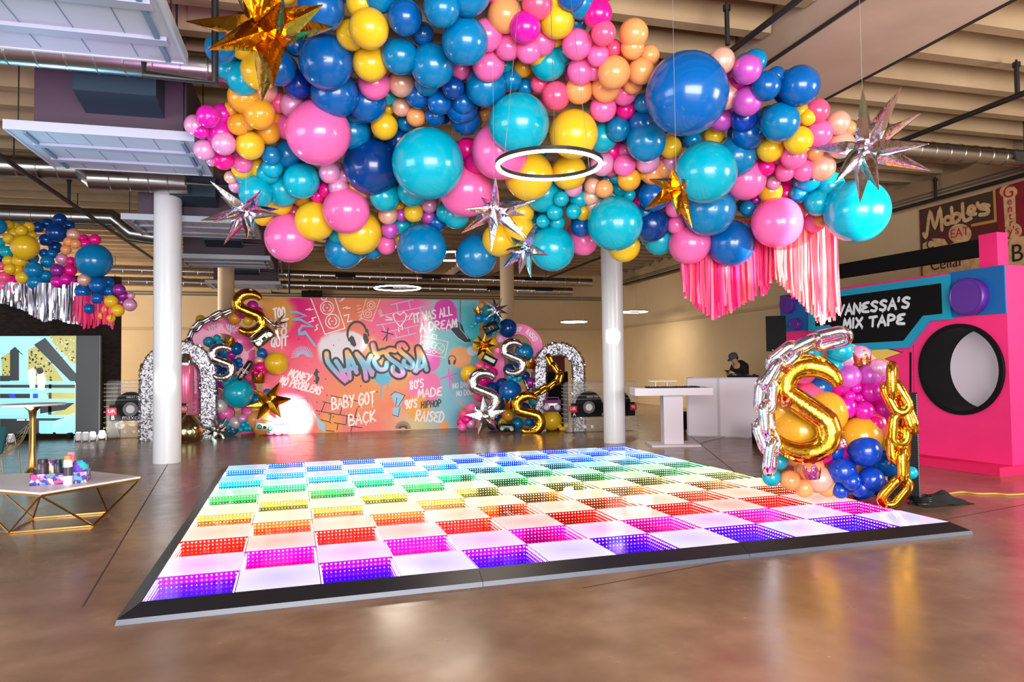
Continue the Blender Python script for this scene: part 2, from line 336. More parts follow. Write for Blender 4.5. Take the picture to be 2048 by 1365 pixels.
# ================================================================ LED dance floor
CELL = 0.6; TH = math.radians(1.82)
DM = Matrix.Translation((-1.165, 5.498, 0)) @ Matrix.Rotation(TH, 4, 'Z'); TOPZ = 0.104
def on_floor(i, j, z=TOPZ): return DM @ Vector((i*CELL, j*CELL, z))
def objcol_mat(name, build):
    m = bpy.data.materials.new(name); m.use_nodes = True; nt = m.node_tree; b = nt.nodes['Principled BSDF']; oi = nt.nodes.new('ShaderNodeObjectInfo'); build(nt, b, oi.outputs['Color']); return m
def _lit(nt, b, col):
    # edge-lit acrylic: the rim of each panel is nearly white, its middle keeps the colour
    tc = nt.nodes.new('ShaderNodeTexCoord'); mp = nt.nodes.new('ShaderNodeMapping'); mp.inputs['Location'].default_value = (-1, -1, 0); mp.inputs['Scale'].default_value = (2, 2, 0)
    nt.links.new(tc.outputs['Generated'], mp.inputs[0]); ln = nt.nodes.new('ShaderNodeVectorMath'); ln.operation = 'LENGTH'; nt.links.new(mp.outputs[0], ln.inputs[0])
    mr = nt.nodes.new('ShaderNodeMapRange'); mr.inputs[1].default_value = 0.15; mr.inputs[2].default_value = 1.1; nt.links.new(ln.outputs['Value'], mr.inputs[0])
    mx = nt.nodes.new('ShaderNodeMix'); mx.data_type = 'RGBA'; mx.inputs[7].default_value = (1, 1, 1, 1); nt.links.new(col, mx.inputs[6])
    ml = nt.nodes.new('ShaderNodeMath'); ml.operation = 'MULTIPLY'; ml.inputs[1].default_value = 0.4; nt.links.new(mr.outputs[0], ml.inputs[0]); nt.links.new(ml.outputs[0], mx.inputs[0])
    nt.links.new(mx.outputs[2], b.inputs['Emission Color']); b.inputs['Emission Strength'].default_value = 0.92
    b.inputs['Base Color'].default_value = (.25, .25, .25, 1); b.inputs['Roughness'].default_value = 0.08
def _mir(nt, b, col):
    nt.links.new(col, b.inputs['Base Color']); b.inputs['Metallic'].default_value = 1; b.inputs['Roughness'].default_value = 0.04
    nt.links.new(col, b.inputs['Emission Color']); b.inputs['Emission Strength'].default_value = 0.1  # glow of the LEDs put into the mirror's own colour and emission
def _dot(nt, b, col):
    mx = nt.nodes.new('ShaderNodeMix'); mx.data_type = 'RGBA'; mx.inputs[0].default_value = 0.62; mx.inputs[7].default_value = (1, 1, 1, 1); nt.links.new(col, mx.inputs[6])
    nt.links.new(mx.outputs[2], b.inputs['Emission Color']); b.inputs['Emission Strength'].default_value = 9
litm = objcol_mat('edge_lit_acrylic', _lit); mirm = objcol_mat('led_glow_mirror', _mir); dotm = objcol_mat('led_dot', _dot)
def half_mirror():
    m = bpy.data.materials.new('half_mirror_glass'); m.use_nodes = True; nt = m.node_tree; nt.nodes.remove(nt.nodes['Principled BSDF'])
    g = nt.nodes.new('ShaderNodeBsdfGlossy'); g.inputs['Roughness'].default_value = 0.02; g.inputs[0].default_value = (.9, .9, .9, 1)
    t = nt.nodes.new('ShaderNodeBsdfTransparent'); t.inputs[0].default_value = (.95, .95, .95, 1)
    fr = nt.nodes.new('ShaderNodeNewGeometry'); mr = nt.nodes.new('ShaderNodeMapRange'); mr.inputs[3].default_value = 0.07; mr.inputs[4].default_value = 0.62; nt.links.new(fr.outputs['Backfacing'], mr.inputs[0])
    x = nt.nodes.new('ShaderNodeMixShader'); nt.links.new(mr.outputs[0], x.inputs[0]); nt.links.new(t.outputs[0], x.inputs[1]); nt.links.new(g.outputs[0], x.inputs[2])
    nt.links.new(x.outputs[0], nt.nodes['Material Output'].inputs[0]); return m
glassm = half_mirror()
df = thing('dance_floor', 'checkered rainbow LED dance floor of white panels and mirrored panels with a black ramp edge', 'dance floor', M=DM)
MIRC = [(140, 20, 235), (230, 20, 190), (225, 40, 30), (200, 96, 36), (176, 132, 56), (140, 138, 56), (48, 142, 64), (20, 140, 96), (16, 136, 160), (25, 125, 225), (25, 100, 235), (25, 80, 235)]
WHTC = [(205, 190, 255), (250, 170, 245), (255, 178, 165), (255, 210, 170), (255, 238, 190), (240, 255, 190), (205, 255, 195), (170, 255, 205), (150, 250, 235), (145, 220, 255), (150, 215, 255), (155, 205, 255)]
g = 0.004
b = new_bm(); box2(b, (g, g, 0.07), (CELL-g, CELL-g, TOPZ)); white0 = obj('light_panel', b, litm, df, False)
b = new_bm()
z0, z1 = 0.070, TOPZ-0.001
v = [b.verts.new(p) for p in ((g, g, z0), (CELL-g, g, z0), (CELL-g, CELL-g, z0), (g, CELL-g, z0), (g, g, z1), (CELL-g, g, z1), (CELL-g, CELL-g, z1), (g, CELL-g, z1))]
for f in ((0, 1, 2, 3), (0, 4, 5, 1), (1, 5, 6, 2), (2, 6, 7, 3), (3, 7, 4, 0)): b.faces.new([v[i] for i in f])
mir0 = obj('mirror_panel', b, mirm, df, False)
b = new_bm(); f = b.faces.new([b.verts.new(p) for p in ((g, g, z1), (CELL-g, g, z1), (CELL-g, CELL-g, z1), (g, CELL-g, z1))]); gl0 = obj('glass_top', b, glassm, mir0, False)
b = new_bm(); n = 16; r = 0.0064
for k in range(n):
    s = 0.03+(CELL-0.06)*k/(n-1); e = 0.013
    for p in ((s, e), (s, CELL-e), (e, s), (CELL-e, s)):
        for zz in (0.086,): bmesh.ops.create_icosphere(b, subdivisions=1, radius=r, matrix=Matrix.Translation((p[0], p[1], zz)))
led0 = obj('led_dots', b, dotm, mir0, False)
first = {0: True, 1: True}
for j in range(12):
    for i in range(12):
        k = (i+j) % 2
        src = (mir0, white0)[k]
        if first[k]: o = src; first[k] = False
        else: o = copy_tree(src, df)
        o.location = (i*CELL, j*CELL, 0); c = (*lin((MIRC, WHTC)[k][j]), 1); o.color = c
        for ch in o.children: ch.color = c
rampm = P('black_ramp', (16, 16, 20), 0.35); stripm = P('ramp_lower_face', (58, 66, 84), 0.4); S = 12*CELL
for a in range(4):
    M = Matrix.Translation((S/2, S/2, 0)) @ Matrix.Rotation(a*PI/2, 4, 'Z') @ Matrix.Translation((-S/2, -S/2, 0))
    b = new_bm(); w = 0.13
    for x0, x1, q0, q1 in ((0, S/3, -w, 0), (S/3, 2*S/3, 0, 0), (2*S/3, S, 0, w)):
        vs = [(x0+.002, 0, TOPZ), (x1-.002, 0, TOPZ), (x1-.002+q1, -w, 0.035), (x0+.002+q0, -w, 0.035), (x0+.002, 0, 0), (x1-.002, 0, 0), (x1-.002+q1, -w, .034), (x0+.002+q0, -w, .034)]
        V = [b.verts.new(M @ Vector(p)) for p in vs]
        for f in ((0, 1, 2, 3), (4, 7, 6, 5), (0, 4, 5, 1), (0, 3, 7, 4), (1, 5, 6, 2), (3, 2, 6, 7)): b.faces.new([V[i] for i in f])
    e = obj('edge_ramp', b, rampm, df, False)
    b = new_bm()
    for x0, x1, q0, q1 in ((0, S/3, -w, 0), (S/3, 2*S/3, 0, 0), (2*S/3, S, 0, w)):
        vs = [(x0+.002+q0, -w, .035), (x1-.002+q1, -w, .035), (x1-.002+q1*1.08, -w*1.08, 0), (x0+.002+q0*1.08, -w*1.08, 0)]
        b.faces.new([b.verts.new(M @ Vector(p)) for p in vs])
    obj('lower_strip', b, stripm, e, False)
# ================================================================ balloons
COL = {  # letter: (words, material)
 'B': ('royal blue', latex('latex_royal_blue', (0, 98, 180))), 'D': ('navy blue', latex('latex_navy_blue', (0, 62, 140))), 'M': ('azure blue', latex('latex_azure', (0, 128, 188))),
 'T': ('turquoise', latex('latex_turquoise', (0, 178, 205))), 'Y': ('yellow', latex('latex_yellow', (246, 200, 40))), 'G': ('golden yellow', latex('latex_gold_yellow', (240, 172, 44))),
 'P': ('bubblegum pink', latex('latex_pink', (252, 112, 184))), 'H': ('hot pink', latex('latex_hot_pink', (248, 20, 150))), 'R': ('rose pink', latex('latex_rose', (252, 92, 140))),
 'O': ('peach orange', latex('latex_peach', (250, 168, 104))), 'E': ('pearly peach', latex('latex_pearl_peach', (244, 186, 164), True)), 'V': ('pearly violet', latex('latex_pearl_violet', (212, 92, 204), True)),
 'L': ('pearly pink', latex('latex_pearl_pink', (236, 158, 206), True)), 'K': ('magenta', latex('latex_magenta', (226, 24, 176))), 'W': ('pearly purple', latex('latex_purple', (158, 44, 160), True)),
 'X': ('deep blue', latex('latex_deep_blue', (8, 70, 190))), 'I': ('pearly white', latex('latex_pearl_white', (236, 226, 220), True))}
CLOUD = """
440 97 32 M;456 138 24 T -2;483 98 22 Y -2;487 157 36 T -1;520 142 40 Y 0;524 178 32 E -2;557 136 37 B 1;594 92 23 B -2;597 168 30 X -1;653 124 57 B 1;670 187 50 B 0;642 16 50 B;722 8 32 Y -1;738 57 42 Y 2;703 70 32 Y 0;741 127 37 Y 1;749 167 34 P -1;803 167 28 E -2;733 205 42 B -2;713 222 28 M -3;775 190 22 T -4;760 -5 33 M -1;810 35 37 B 1;883 17 39 M 2;935 -16 50 M 0;846 68 24 B -1;930 83 49 M 2;800 112 38 M 1;865 131 46 M 1;856 165 28 M -1;838 190 28 B -2;879 205 25 B 0;907 176 23 D 1;926 205 25 B -1;972 172 43 M -1;923 214 34 B -2;932 240 32 B -3;870 232 21 B -2;832 234 20 O -2;803 214 20 E -3;769 253 28 Y -2;778 218 13 Y -4;811 246 18 M -4;705 264 38 M -3;745 333 59 D -2;797 280 26 D -4;856 327 73 T 3;
637 266 67 P 2;583 210 26 L -1;556 205 22 R -2;573 252 28 P -2;488 195 34 G -1;463 220 18 G -2;519 228 33 G 1;495 240 22 G 0;477 249 23 G 0;500 291 30 Y 1;536 264 26 G -1;416 233 24 K 1;391 251 23 L -1;402 262 17 K 0;446 228 22 K -2;440 265 30 K -1;448 287 25 L 1;409 300 22 L 0;447 319 22 H -1;424 322 12 L -2;478 316 17 P -2;486 327 20 P -1;484 337 22 Y -2;515 335 20 Y -2;508 352 12 L -3;462 355 14 E -3;472 372 15 L -3;543 311 20 M 1;575 308 28 M -1;545 335 22 T 0;492 352 21 T -2;537 345 25 T -1;603 362 37 T 1;566 330 15 T -2;512 386 35 T 0;566 380 35 T -1;560 407 26 Y -2;527 432 21 Y -3;605 395 21 G -3;630 442 41 Y 0;588 425 22 R -4;580 476 51 P 0;693 421 48 P 1;720 465 45 Y -1;688 500 39 M -2;683 470 25 T -2;745 499 20 M -3;659 346 22 L 0;652 380 17 H -1;636 392 15 H -1;677 374 21 L 0;690 352 15 L -1;719 376 24 Y -1;770 393 31 T 0;825 383 31 T 0;798 412 13 Y -3;827 425 20 Y -1;859 410 17 L -2;857 434 15 V -2;803 430 14 V -2;776 430 20 E -1;780 460 18 V -1;773 490 20 P -1;797 478 12 Y -3;803 452 20 T -3;844 497 50 M 1;874 445 19 B -2;893 425 21 T -1;912 430 28 T -1;932 380 55 P 0;952 513 42 M 0;998 480 34 Y 0;1037 458 32 Y 0;1043 425 26 Y -1;1058 352 50 Y 0;1147 268 50 Y 2 1.18;1038 247 62 T 3 1.07;1000 303 58 P 1;952 328 24 H 0;935 300 25 H -3;970 230 14 O -5;1080 308 14 T -4;1138 345 36 Y -1;1145 335 18 L -1;1146 376 19 L 0;1122 398 16 T 1;1147 423 16 T 1;1110 425 17 T 1;1086 443 14 T 1;1114 445 17 T 0;1088 388 38 T -2;1157 398 19 T -1;1104 497 46 T 1;1068 452 23 M -2;1163 453 21 B -1;1166 482 30 P -2;1166 425 17 Y -1;1182 393 19 E -1;1208 378 19 O 0;1185 373 18 E -1;1192 411 21 E -1;1230 447 56 T 2;1248 492 33 Y -2;1258 359 24 G 0;1238 378 15 T -2;1232 357 13 T -2;1258 390 14 T -2;1216 360 14 T -3;1294 322 26 L -1;1305 346 25 O -2;1290 342 20 G -2;1327 338 20 O -2;1342 325 19 L -2;1308 392 32 B -1;1302 448 37 D -2;1290 425 20 M -2;1318 480 31 T -3;1278 406 14 H -3;1352 450 19 P -1;1348 417 19 P -1;1379 487 43 P -1;1411 345 64 T 3;1418 420 54 M 0;1462 487 48 B -1;1490 359 43 P -1;1554 445 53 P 1;1540 383 25 G -2;1572 388 30 H -4;1547 366 15 L -1;1496 417 17 M -2;1491 454 9 T -1;1504 465 10 T -1;1512 400 10 W -2;1598 388 20 M -1;1613 360 28 M -2;1634 406 28 T 0;1660 372 30 T -2;1713 422 67 T 2;1629 445 22 P -2;1641 440 15 O -1;1605 415 16 O -3;
1644 336 28 E 0;1630 305 19 O -1;1682 290 29 E 0;1676 246 26 E -1;1697 256 16 O -2;1634 222 26 R -1;1637 267 29 P 0;1615 235 18 Y 0;1602 223 18 Y -1;1597 281 30 Y 2;1540 298 28 Y 0;1552 272 21 Y 0;1587 313 27 P 1;1570 344 20 P 0;1607 341 23 P 0;1555 318 11 P -2;1532 335 18 H 0;1560 244 41 M 2;1598 172 43 B 0;1532 172 31 B 1;1510 122 25 M -1;1552 152 20 B -1;1494 139 31 V 1;1477 163 18 K -1;1494 203 31 V 1;1443 122 28 E 0;1452 190 31 E -1;1442 238 26 V -2;1488 238 28 X -1;1497 268 34 B -1;1472 313 42 M -1;1460 290 16 T -2;1428 272 21 Y -4;1385 280 20 M -4;1373 187 86 B 4;1341 295 23 Y -2;1292 283 41 M 1;1281 247 25 B 0;1236 258 26 M 0;1287 206 21 M -1;1205 275 31 T -1;1206 217 28 P 0;1251 220 20 H -1;1248 186 26 P -1;1222 303 28 H -3;1249 331 23 P 0;1205 328 25 L -1;1222 340 15 P -2;1250 302 16 P -2;1112 192 30 R 0;1080 168 20 R -2;1158 180 29 O 0;1212 175 31 O 0;1228 145 34 O 2;1282 142 28 O 1;1266 168 21 O 0;1298 111 22 O -1;1265 95 25 O 0;1267 67 31 O -1;1196 111 23 P 1;1227 97 19 R -1;1207 66 26 R 1;1195 28 31 H -1;1154 89 32 P 0;1162 142 29 P 0;1187 140 22 P 0;1097 125 38 T -2;1127 106 21 T -2;1114 42 37 Y -1;1110 78 18 Y -2;1078 106 29 Y -2;1046 136 20 G -3;1162 8 32 M -2;1150 46 26 M -3;1142 -8 30 B -1;1105 -2 26 Y -2;1075 8 33 R -1;1010 30 37 O -1;1050 55 33 K 1;1082 82 31 P -1;1057 102 26 P 1;1016 94 28 P 0;974 70 34 P 0;977 130 34 P 0;921 138 23 P -2;942 155 15 V -3;1010 130 19 T -3;1022 160 23 M -2;1050 175 19 M -3;
575 -12 22 Y -3;690 -20 26 B -2;830 -30 30 T -2;985 -28 34 P -2;1050 -30 30 P -2;1205 -14 22 H -2
"""
SIDE = """
-4 453 18 M 1;-2 486 12 T 0;17 452 12 Y -1;44 462 12 Y 1;58 455 12 Y 0;31 455 12 Y -2;64 471 10 Y -1;18 478 12 Y 0;30 468 14 Y -1;50 495 28 Y 2;14 504 14 T 0;0 517 10 D -1;76 455 12 D -1;120 440 14 D -1;95 448 12 D -2;139 451 11 D -1;113 466 21 D 0;92 480 14 D 0;110 495 14 D -2;104 508 11 B 0;88 507 10 B 0;147 470 14 E 0;138 484 11 O 1;151 488 11 O 1;132 500 11 O 1;168 478 10 H 0;190 480 12 H 0;170 488 12 H 0;188 522 37 M 2;17 522 12 Y 0;40 522 16 Y 0;20 538 12 Y 1;34 540 14 Y 0;45 555 14 Y 1;3 533 10 R 0;8 555 14 R 0;6 572 12 P 0;25 565 16 H -1;44 568 10 H 0;22 580 9 P 0;68 541 19 M 1;95 524 14 M 0;66 517 12 M -1;92 552 13 M 0;71 565 18 M 0;124 518 12 L 0;142 523 10 H 0;115 541 14 W 1;140 541 14 H 0;114 564 13 K 1;132 559 12 K 1;143 565 13 K 0;155 578 0 K;169 560 14 E 1;196 571 18 B 1;216 565 12 B -1;166 584 17 B 0;219 583 13 B 0;195 597 13 B 1;173 605 11 B 0;178 618 11 B 1;198 616 9 B 0;238 580 13 W 1;245 592 12 W 0;262 592 8 L 0;243 605 10 V -1;260 610 14 L 0;222 603 14 Y 1;235 621 14 Y 0;214 620 12 Y 0;203 632 8 Y 0;222 637 9 Y 0
"""
BAL = []   # every balloon of the place: dict(pos, r, colour, px, cluster)
def parse(txt, cluster, depth):
    for tok in txt.replace('\n', ';').split(';'):
        a = tok.split()
        if len(a) < 4 or float(a[2]) <= 0: continue
        x, y, r = map(float, a[:3]); k = float(a[4]) if len(a) > 4 else 0; el = float(a[5]) if len(a) > 5 else 1.0
        BAL.append(dict(x=x, y=y, px=r, c=a[3], cl=cluster, el=el, **depth(x, y, r, k)))
def by_t(t, x, y, r): return dict(pos=at_t(x, y, t), r=r*t/FPX/ray(x, y).length**0.5)
def cloud_depth(x, y, r, k):
    t = 6.95+3.35*max(0, y)/550+0.5*(1-x/W)
    t -= 0.55*max(0, (580-x)/180)
    rm = r*t/FPX; t -= 0.35*(rm-0.14)+k*0.11
    return by_t(t, x, y, r)
def side_depth(x, y, r, k): t = 15.2-0.8*(y-440)/200-k*0.16-0.35*(r*15/FPX-.14); return by_t(t, x, y, r)
parse(CLOUD, 'cloud', cloud_depth); parse(SIDE, 'side', side_depth)
WALL = """
1617 704 26 T 1;1680 702 27 T 1;1668 732 25 T 0;1690 720 19 L 1;1720 712 22 L 0;1756 737 20 L 1;1738 752 25 V 0;1696 754 27 V 1;1712 777 11 K 3;1693 786 10 K 2;1700 793 12 K 3;1717 796 9 K 3;1697 806 9 K 3;1741 784 23 K 1;1766 766 20 V 0;1722 800 20 K 0;1690 815 25 K 1;1728 822 21 K 2;1767 819 19 K 1;1750 848 17 H 2;1772 842 22 H 0;
1722 872 42 G 0;1780 885 32 Y -1;1600 862 58 G 0;1570 740 16 G 0;1566 775 28 G 0;1560 820 36 G 0;1650 826 46 G 0;1606 744 27 P 0;1657 878 20 R -1;1646 905 26 H 0;1730 902 34 X 3;1668 903 20 X 1;1684 942 29 X 2;1703 963 20 X 4;1743 959 27 X 3;1681 981 18 X 2;1725 990 26 X 2;1776 925 31 B 0;1764 985 20 D 0;1822 946 14 T 0;1559 923 18 T 2;1538 930 12 T 1;1543 955 19 T 2;1580 961 21 O 2;1622 938 28 O 1;1640 958 28 E 1;1608 978 20 O 1;1655 972 24 O 0;1590 905 30 O -1;1640 775 26 B -1;1700 905 30 K -1;1620 800 40 R -2;1740 850 40 R -2;1560 880 36 O -1;1750 780 36 H -2;1690 770 36 H -2
"""
def wall_depth(x, y, r, k): t = 8.42-(x-1675)*0.0009-k*0.055-0.5*(r*8.4/FPX-.12); return by_t(t, x, y, r)
ARCH_L = """
553 727 24 Y 1;524 707 11 B 1;519 722 10 E 1;520 736 12 H 2;511 746 9 H 2;527 746 8 H 2;401 640 10 Y -1;470 637 13 G 0;496 642 10 Y 0;481 627 12 K 0;505 613 12 K 0;518 622 8 K 0;418 684 11 T -1;434 677 8 T 0;440 686 8 T 0;425 692 8 M 0;472 698 14 B -1;463 709 10 K -1;468 728 11 B 0;478 722 7 B 1;471 737 8 B 1;480 731 6 B 1;478 787 31 T 2;462 764 19 T 1;515 800 14 M 0;535 786 9 M 1;514 840 20 O 1;523 862 18 G 1;284 849 9 O 1;294 857 11 O 1;287 872 9 O 1;298 873 10 O 1;308 862 10 O 0;402 868 24 O 0;430 872 18 O -1;450 866 19 T 0;487 850 7 T 2;497 846 7 T 2;493 857 7 T 2;482 860 6 T 2;500 857 6 T 2;465 872 13 M 0;368 790 20 P -1;540 872 15 L 1;556 866 12 L 1;570 873 12 L 0;440 690 12 D -2;455 745 14 D -1;505 755 14 R 0;426 712 14 D -1;450 704 13 M -1;430 738 14 B -1;446 764 15 K -1;428 790 17 L -1;452 828 18 P 0;424 832 17 I 0;472 846 14 I 0;500 826 14 P 0;440 812 16 I 1;410 848 14 E 1;486 838 11 L 1;515 820 12 Y 0;500 778 13 H -1;528 825 11 G 1
"""
ARCH_R = """
963 611 7 O 0;973 622 11 T 1;958 637 10 M 1;973 639 10 M 1;989 641 11 M 1;1015 657 19 D -1;945 653 5 T 1;951 648 5 T 1;990 655 5 T 2;998 653 5 T 2;996 661 5 T 2;988 666 5 T 2;978 668 7 B 1;960 690 15 Y 0;984 688 13 Y 0;970 710 15 G 0;975 690 14 G -1;960 733 10 R 1;975 735 11 H 0;986 746 10 H 0;980 757 9 K 0;939 748 18 Y 2;1048 705 19 M 0;1040 722 16 B 0;1020 784 24 B 2;1020 754 7 T 2;1030 750 7 T 2;1038 757 7 T 2;1030 760 6 T 2;1048 786 9 O 2;1032 799 8 O 2;1029 820 5 T 3;1036 817 5 T 3;1040 824 5 T 3;1032 827 5 T 3;1071 800 15 T 0;1084 792 12 M -1;1068 830 11 T 0;1058 845 9 M 0;945 818 13 P 1;928 829 11 R 1;922 845 9 H 1;935 840 10 H 2;925 855 9 P 2;942 848 10 L 2;1103 842 21 Y 2;1119 853 5 Y 3;1127 858 5 Y 3;1133 852 5 Y 3;1123 863 5 Y 3;1016 830 13 G 1;1005 845 10 Y 0;985 817 8 B 1;992 835 11 D 0;978 830 9 D 0;1060 766 11 W 0;1050 752 10 D -1;1018 740 12 D -1;985 780 16 D -1;960 790 14 R -1;965 760 14 H -1;1000 805 15 B -1;1048 818 13 D -1;985 850 12 D -1;1035 850 13 M -1;1078 850 12 M 0;1005 770 14 D -1
"""
def archl_depth(x, y, r, k): return by_t(18.35-k*0.12, x, y, r)
def archr_depth(x, y, r, k): return by_t(18.75-k*0.12, x, y, r)
parse(WALL, 'wall', wall_depth); parse(ARCH_L, 'archl', archl_depth); parse(ARCH_R, 'archr', archr_depth)
for q in BAL:      # nothing sinks into the floor
    low = TOPZ if q['cl'] == 'wall' else 0.0
    if q['pos'].z < q['r']*1.02+low: q['pos'].z = q['r']*1.02+low
PROFILE = [(0, 1.0)]+[(math.sin(PI*i/14)*(1-0.05*(i/14)**2*(1 if i > 7 else .2)), math.cos(PI*i/14)*(1 if i < 7 else 1+0.10*((i-7)/7)**3)) for i in range(1, 14)]+[(0.045, -1.10), (0.03, -1.14), (0.085, -1.19), (0, -1.19)]
PROTO = {}
def balloon_mesh(c):
    if c not in PROTO:
        bm = lathe(new_bm(), PROFILE, 32); bmesh.ops.recalc_face_normals(bm, faces=bm.faces)
        me = bpy.data.meshes.new('balloon'); [setattr(f, 'smooth', True) for f in bm.faces]; bm.to_mesh(me); bm.free(); me.materials.append(COL[c][1]); PROTO[c] = me
    return PROTO[c]
HUB = {'cloud': at_t(1080, 250, 9.6), 'side': at_t(90, 520, 15.3), 'wall': at_t(1680, 840, 9.0), 'archl': at_t(440, 760, 19.2), 'archr': at_t(1030, 760, 19.6)}
def pose(q):
    """the tied neck points into the bunch"""
    d = (HUB[q['cl']]-q['pos']).normalized()*0.6+(q['pos']-CAM).normalized()*0.9+Vector((random.uniform(-.35, .35), random.uniform(-.35, .35), random.uniform(-.1, .5)))
    M = Matrix.Translation(q['pos']) @ (-d).to_track_quat('Z', 'Y').to_matrix().to_4x4()
    s = q['r']; return M @ Matrix.Diagonal((s, s, s*1.0*(1 if q['el'] == 1 else 1), 1))
ANCH = {'cloud': [(1373, 187, 86, 'giant royal blue balloon'), (1713, 422, 67, 'turquoise balloon under the big silver starburst'), (856, 327, 73, 'biggest turquoise balloon'), (637, 266, 67, 'biggest pink balloon'),
    (1411, 345, 64, 'turquoise balloon hiding the gold starburst'), (1230, 447, 56, 'turquoise balloon above the white column'), (1038, 247, 62, 'turquoise balloon lit by the ring lamp'), (1147, 268, 52, 'pale yellow balloon lit by the ring lamp'),
    (1554, 445, 53, 'pink balloon over the pink fringe'), (540, 75, 40, 'big gold starburst'), (1735, 300, 40, 'big silver starburst'), (490, 425, 30, 'silver starburst beside the column'), (580, 476, 51, 'low pink balloon by the column'),
    (844, 497, 50, 'low azure balloon over the backdrop'), (990, 425, 30, 'silver starburst amid the cloud'), (930, 83, 49, 'big azure balloon at the top'), (1104, 497, 46, 'low turquoise balloon at mid cloud')],
  'side': [(188, 522, 37, 'azure balloon of the smaller cloud'), (50, 495, 28, 'big yellow balloon of the smaller cloud'), (113, 466, 21, 'navy balloon of the smaller cloud'), (68, 541, 19, 'azure balloon above the silver fringe'), (205, 600, 4, 'tip of the smaller cloud')],
  'wall': [(1605, 820, 40, 'big gold S balloon'), (1800, 880, 25, 'gold chain balloon'), (1740, 690, 12, 'crown on the balloon wall'), (1730, 902, 34, 'biggest deep blue balloon'), (1722, 872, 42, 'big yellow balloon on the wall'), (1625, 950, 20, 'low rose gold crown')],
  'archl': [(445, 665, 30, "arch reading 80's made"), (553, 727, 24, 'yellow balloon below the silver boombox'), (445, 725, 25, 'silver S balloon'), (478, 787, 31, 'printed turquoise balloon'), (500, 625, 25, 'tall gold S balloon'), (540, 805, 20, 'gold starburst at the backdrop'), (290, 800, 14, 'silver foil arch by the column')],
  'archr': [(1040, 660, 30, "arch reading hip hop raised"), (965, 690, 15, 'small gold starburst'), (970, 780, 22, 'lower silver S balloon'), (1020, 784, 24, 'printed royal blue balloon'), (1055, 830, 22, 'lower gold S balloon'), (1103, 842, 21, 'yellow balloon beside the clear cassette'), (965, 845, 16, 'low silver starburst')]}
PLACE = {'cloud': 'in the ceiling cloud', 'side': 'in the smaller cloud', 'wall': 'on the balloon wall', 'archl': 'by the first arch', 'archr': 'by the second arch'}
SPECIAL = {(1373, 187): 'giant glossy royal blue balloon, largest of the ceiling cloud', (1713, 422): 'large bright turquoise balloon beneath the big silver starburst, over the boombox', (856, 327): 'biggest turquoise balloon, hanging front and centre of the ceiling cloud',
    (637, 266): 'biggest pink balloon, below the big gold starburst', (1411, 345): 'large turquoise balloon in front of the small gold starburst', (1230, 447): 'large turquoise balloon hanging just above the second white column', (1038, 247): 'tall turquoise balloon behind the ring lamp, washed by its light',
    (1147, 268): 'tall pale yellow balloon behind the ring lamp, washed by its light', (1554, 445): 'large pink balloon hanging in front of the long pink fringe', (580, 476): 'large pink balloon, lowest of the pinks beside the white column', (844, 497): 'large azure balloon low in the cloud above the backdrop lettering',
    (930, 83): 'large azure balloon at the top middle of the ceiling cloud', (1104, 497): 'large turquoise balloon at the bottom edge of the cloud, mid way along', (188, 522): 'large azure balloon, biggest of the smaller cloud', (50, 495): 'large yellow balloon of the smaller cloud over the screen',
    (113, 466): 'large navy balloon at the top of the smaller cloud', (68, 541): 'medium azure balloon right above the silver fringe', (1730, 902): 'biggest deep blue balloon on the balloon wall, under the gold chain', (1722, 872): 'big golden yellow balloon low on the balloon wall behind the deep blue ones',
    (553, 727): 'round yellow balloon on a stem below the silver boombox balloon', (478, 787): 'turquoise balloon with small white print below the silver S', (1020, 784): 'royal blue balloon printed with white words inside the second arch', (1103, 842): 'yellow balloon on the floor beside the clear cassette'}
def way(x, y, ax, ay):
    a = math.degrees(math.atan2(ay-y, x-ax)) % 360
    return ('right of', 'up-right of', 'above', 'up-left of', 'left of', 'down-left of', 'below', 'down-right of')[int((a+22.5)//45) % 8]
def size_word(q):
    r = q['px']; big = (60, 40, 26, 17) if q['cl'] == 'cloud' else ((30, 20, 13, 9) if q['cl'] in ('side', 'archl', 'archr') else (44, 30, 22, 14))
    return ('giant', 'large', 'medium', 'small', 'tiny')[sum(r < v for v in big)] if r < big[0] else 'giant'
ONE = sorted(BAL, key=lambda q: -q['px'])
KEEP, REST = ONE[:292], ONE[292:]
groups = {}
for q in KEEP:
    key = (q['x'], q['y'])
    if key in SPECIAL: q['label'] = SPECIAL[key]; continue
    ax, ay, ar, an = min(ANCH[q['cl']], key=lambda a: math.hypot(q['x']-a[0], q['y']-a[1])-a[2])
    q['d'] = math.hypot(q['x']-ax, q['y']-ay); groups.setdefault((size_word(q), q['c'], an, way(q['x'], q['y'], ax, ay)), []).append(q)
ORD = ('', 'second ', 'third ', 'fourth ', 'fifth ', 'sixth ')
for (sz, c, an, w), qs in groups.items():
    qs.sort(key=lambda q: q['d'])
    for n, q in enumerate(qs): q['label'] = f"{ORD[n]}{sz} {COL[c][0]} balloon {'out ' if n else ''}{w} the {an}"
for q in KEEP:
    o = bpy.data.objects.new('balloon', balloon_mesh(q['c'])); C.objects.link(o); o.matrix_world = pose(q)
    tag(o, q['label'], 'balloon', {'cloud': 'balloons of the big ceiling cloud', 'side': 'balloons of the smaller ceiling cloud', 'wall': 'balloons of the round balloon wall', 'archl': 'balloons around the first pink arch', 'archr': 'balloons around the second pink arch'}[q['cl']])
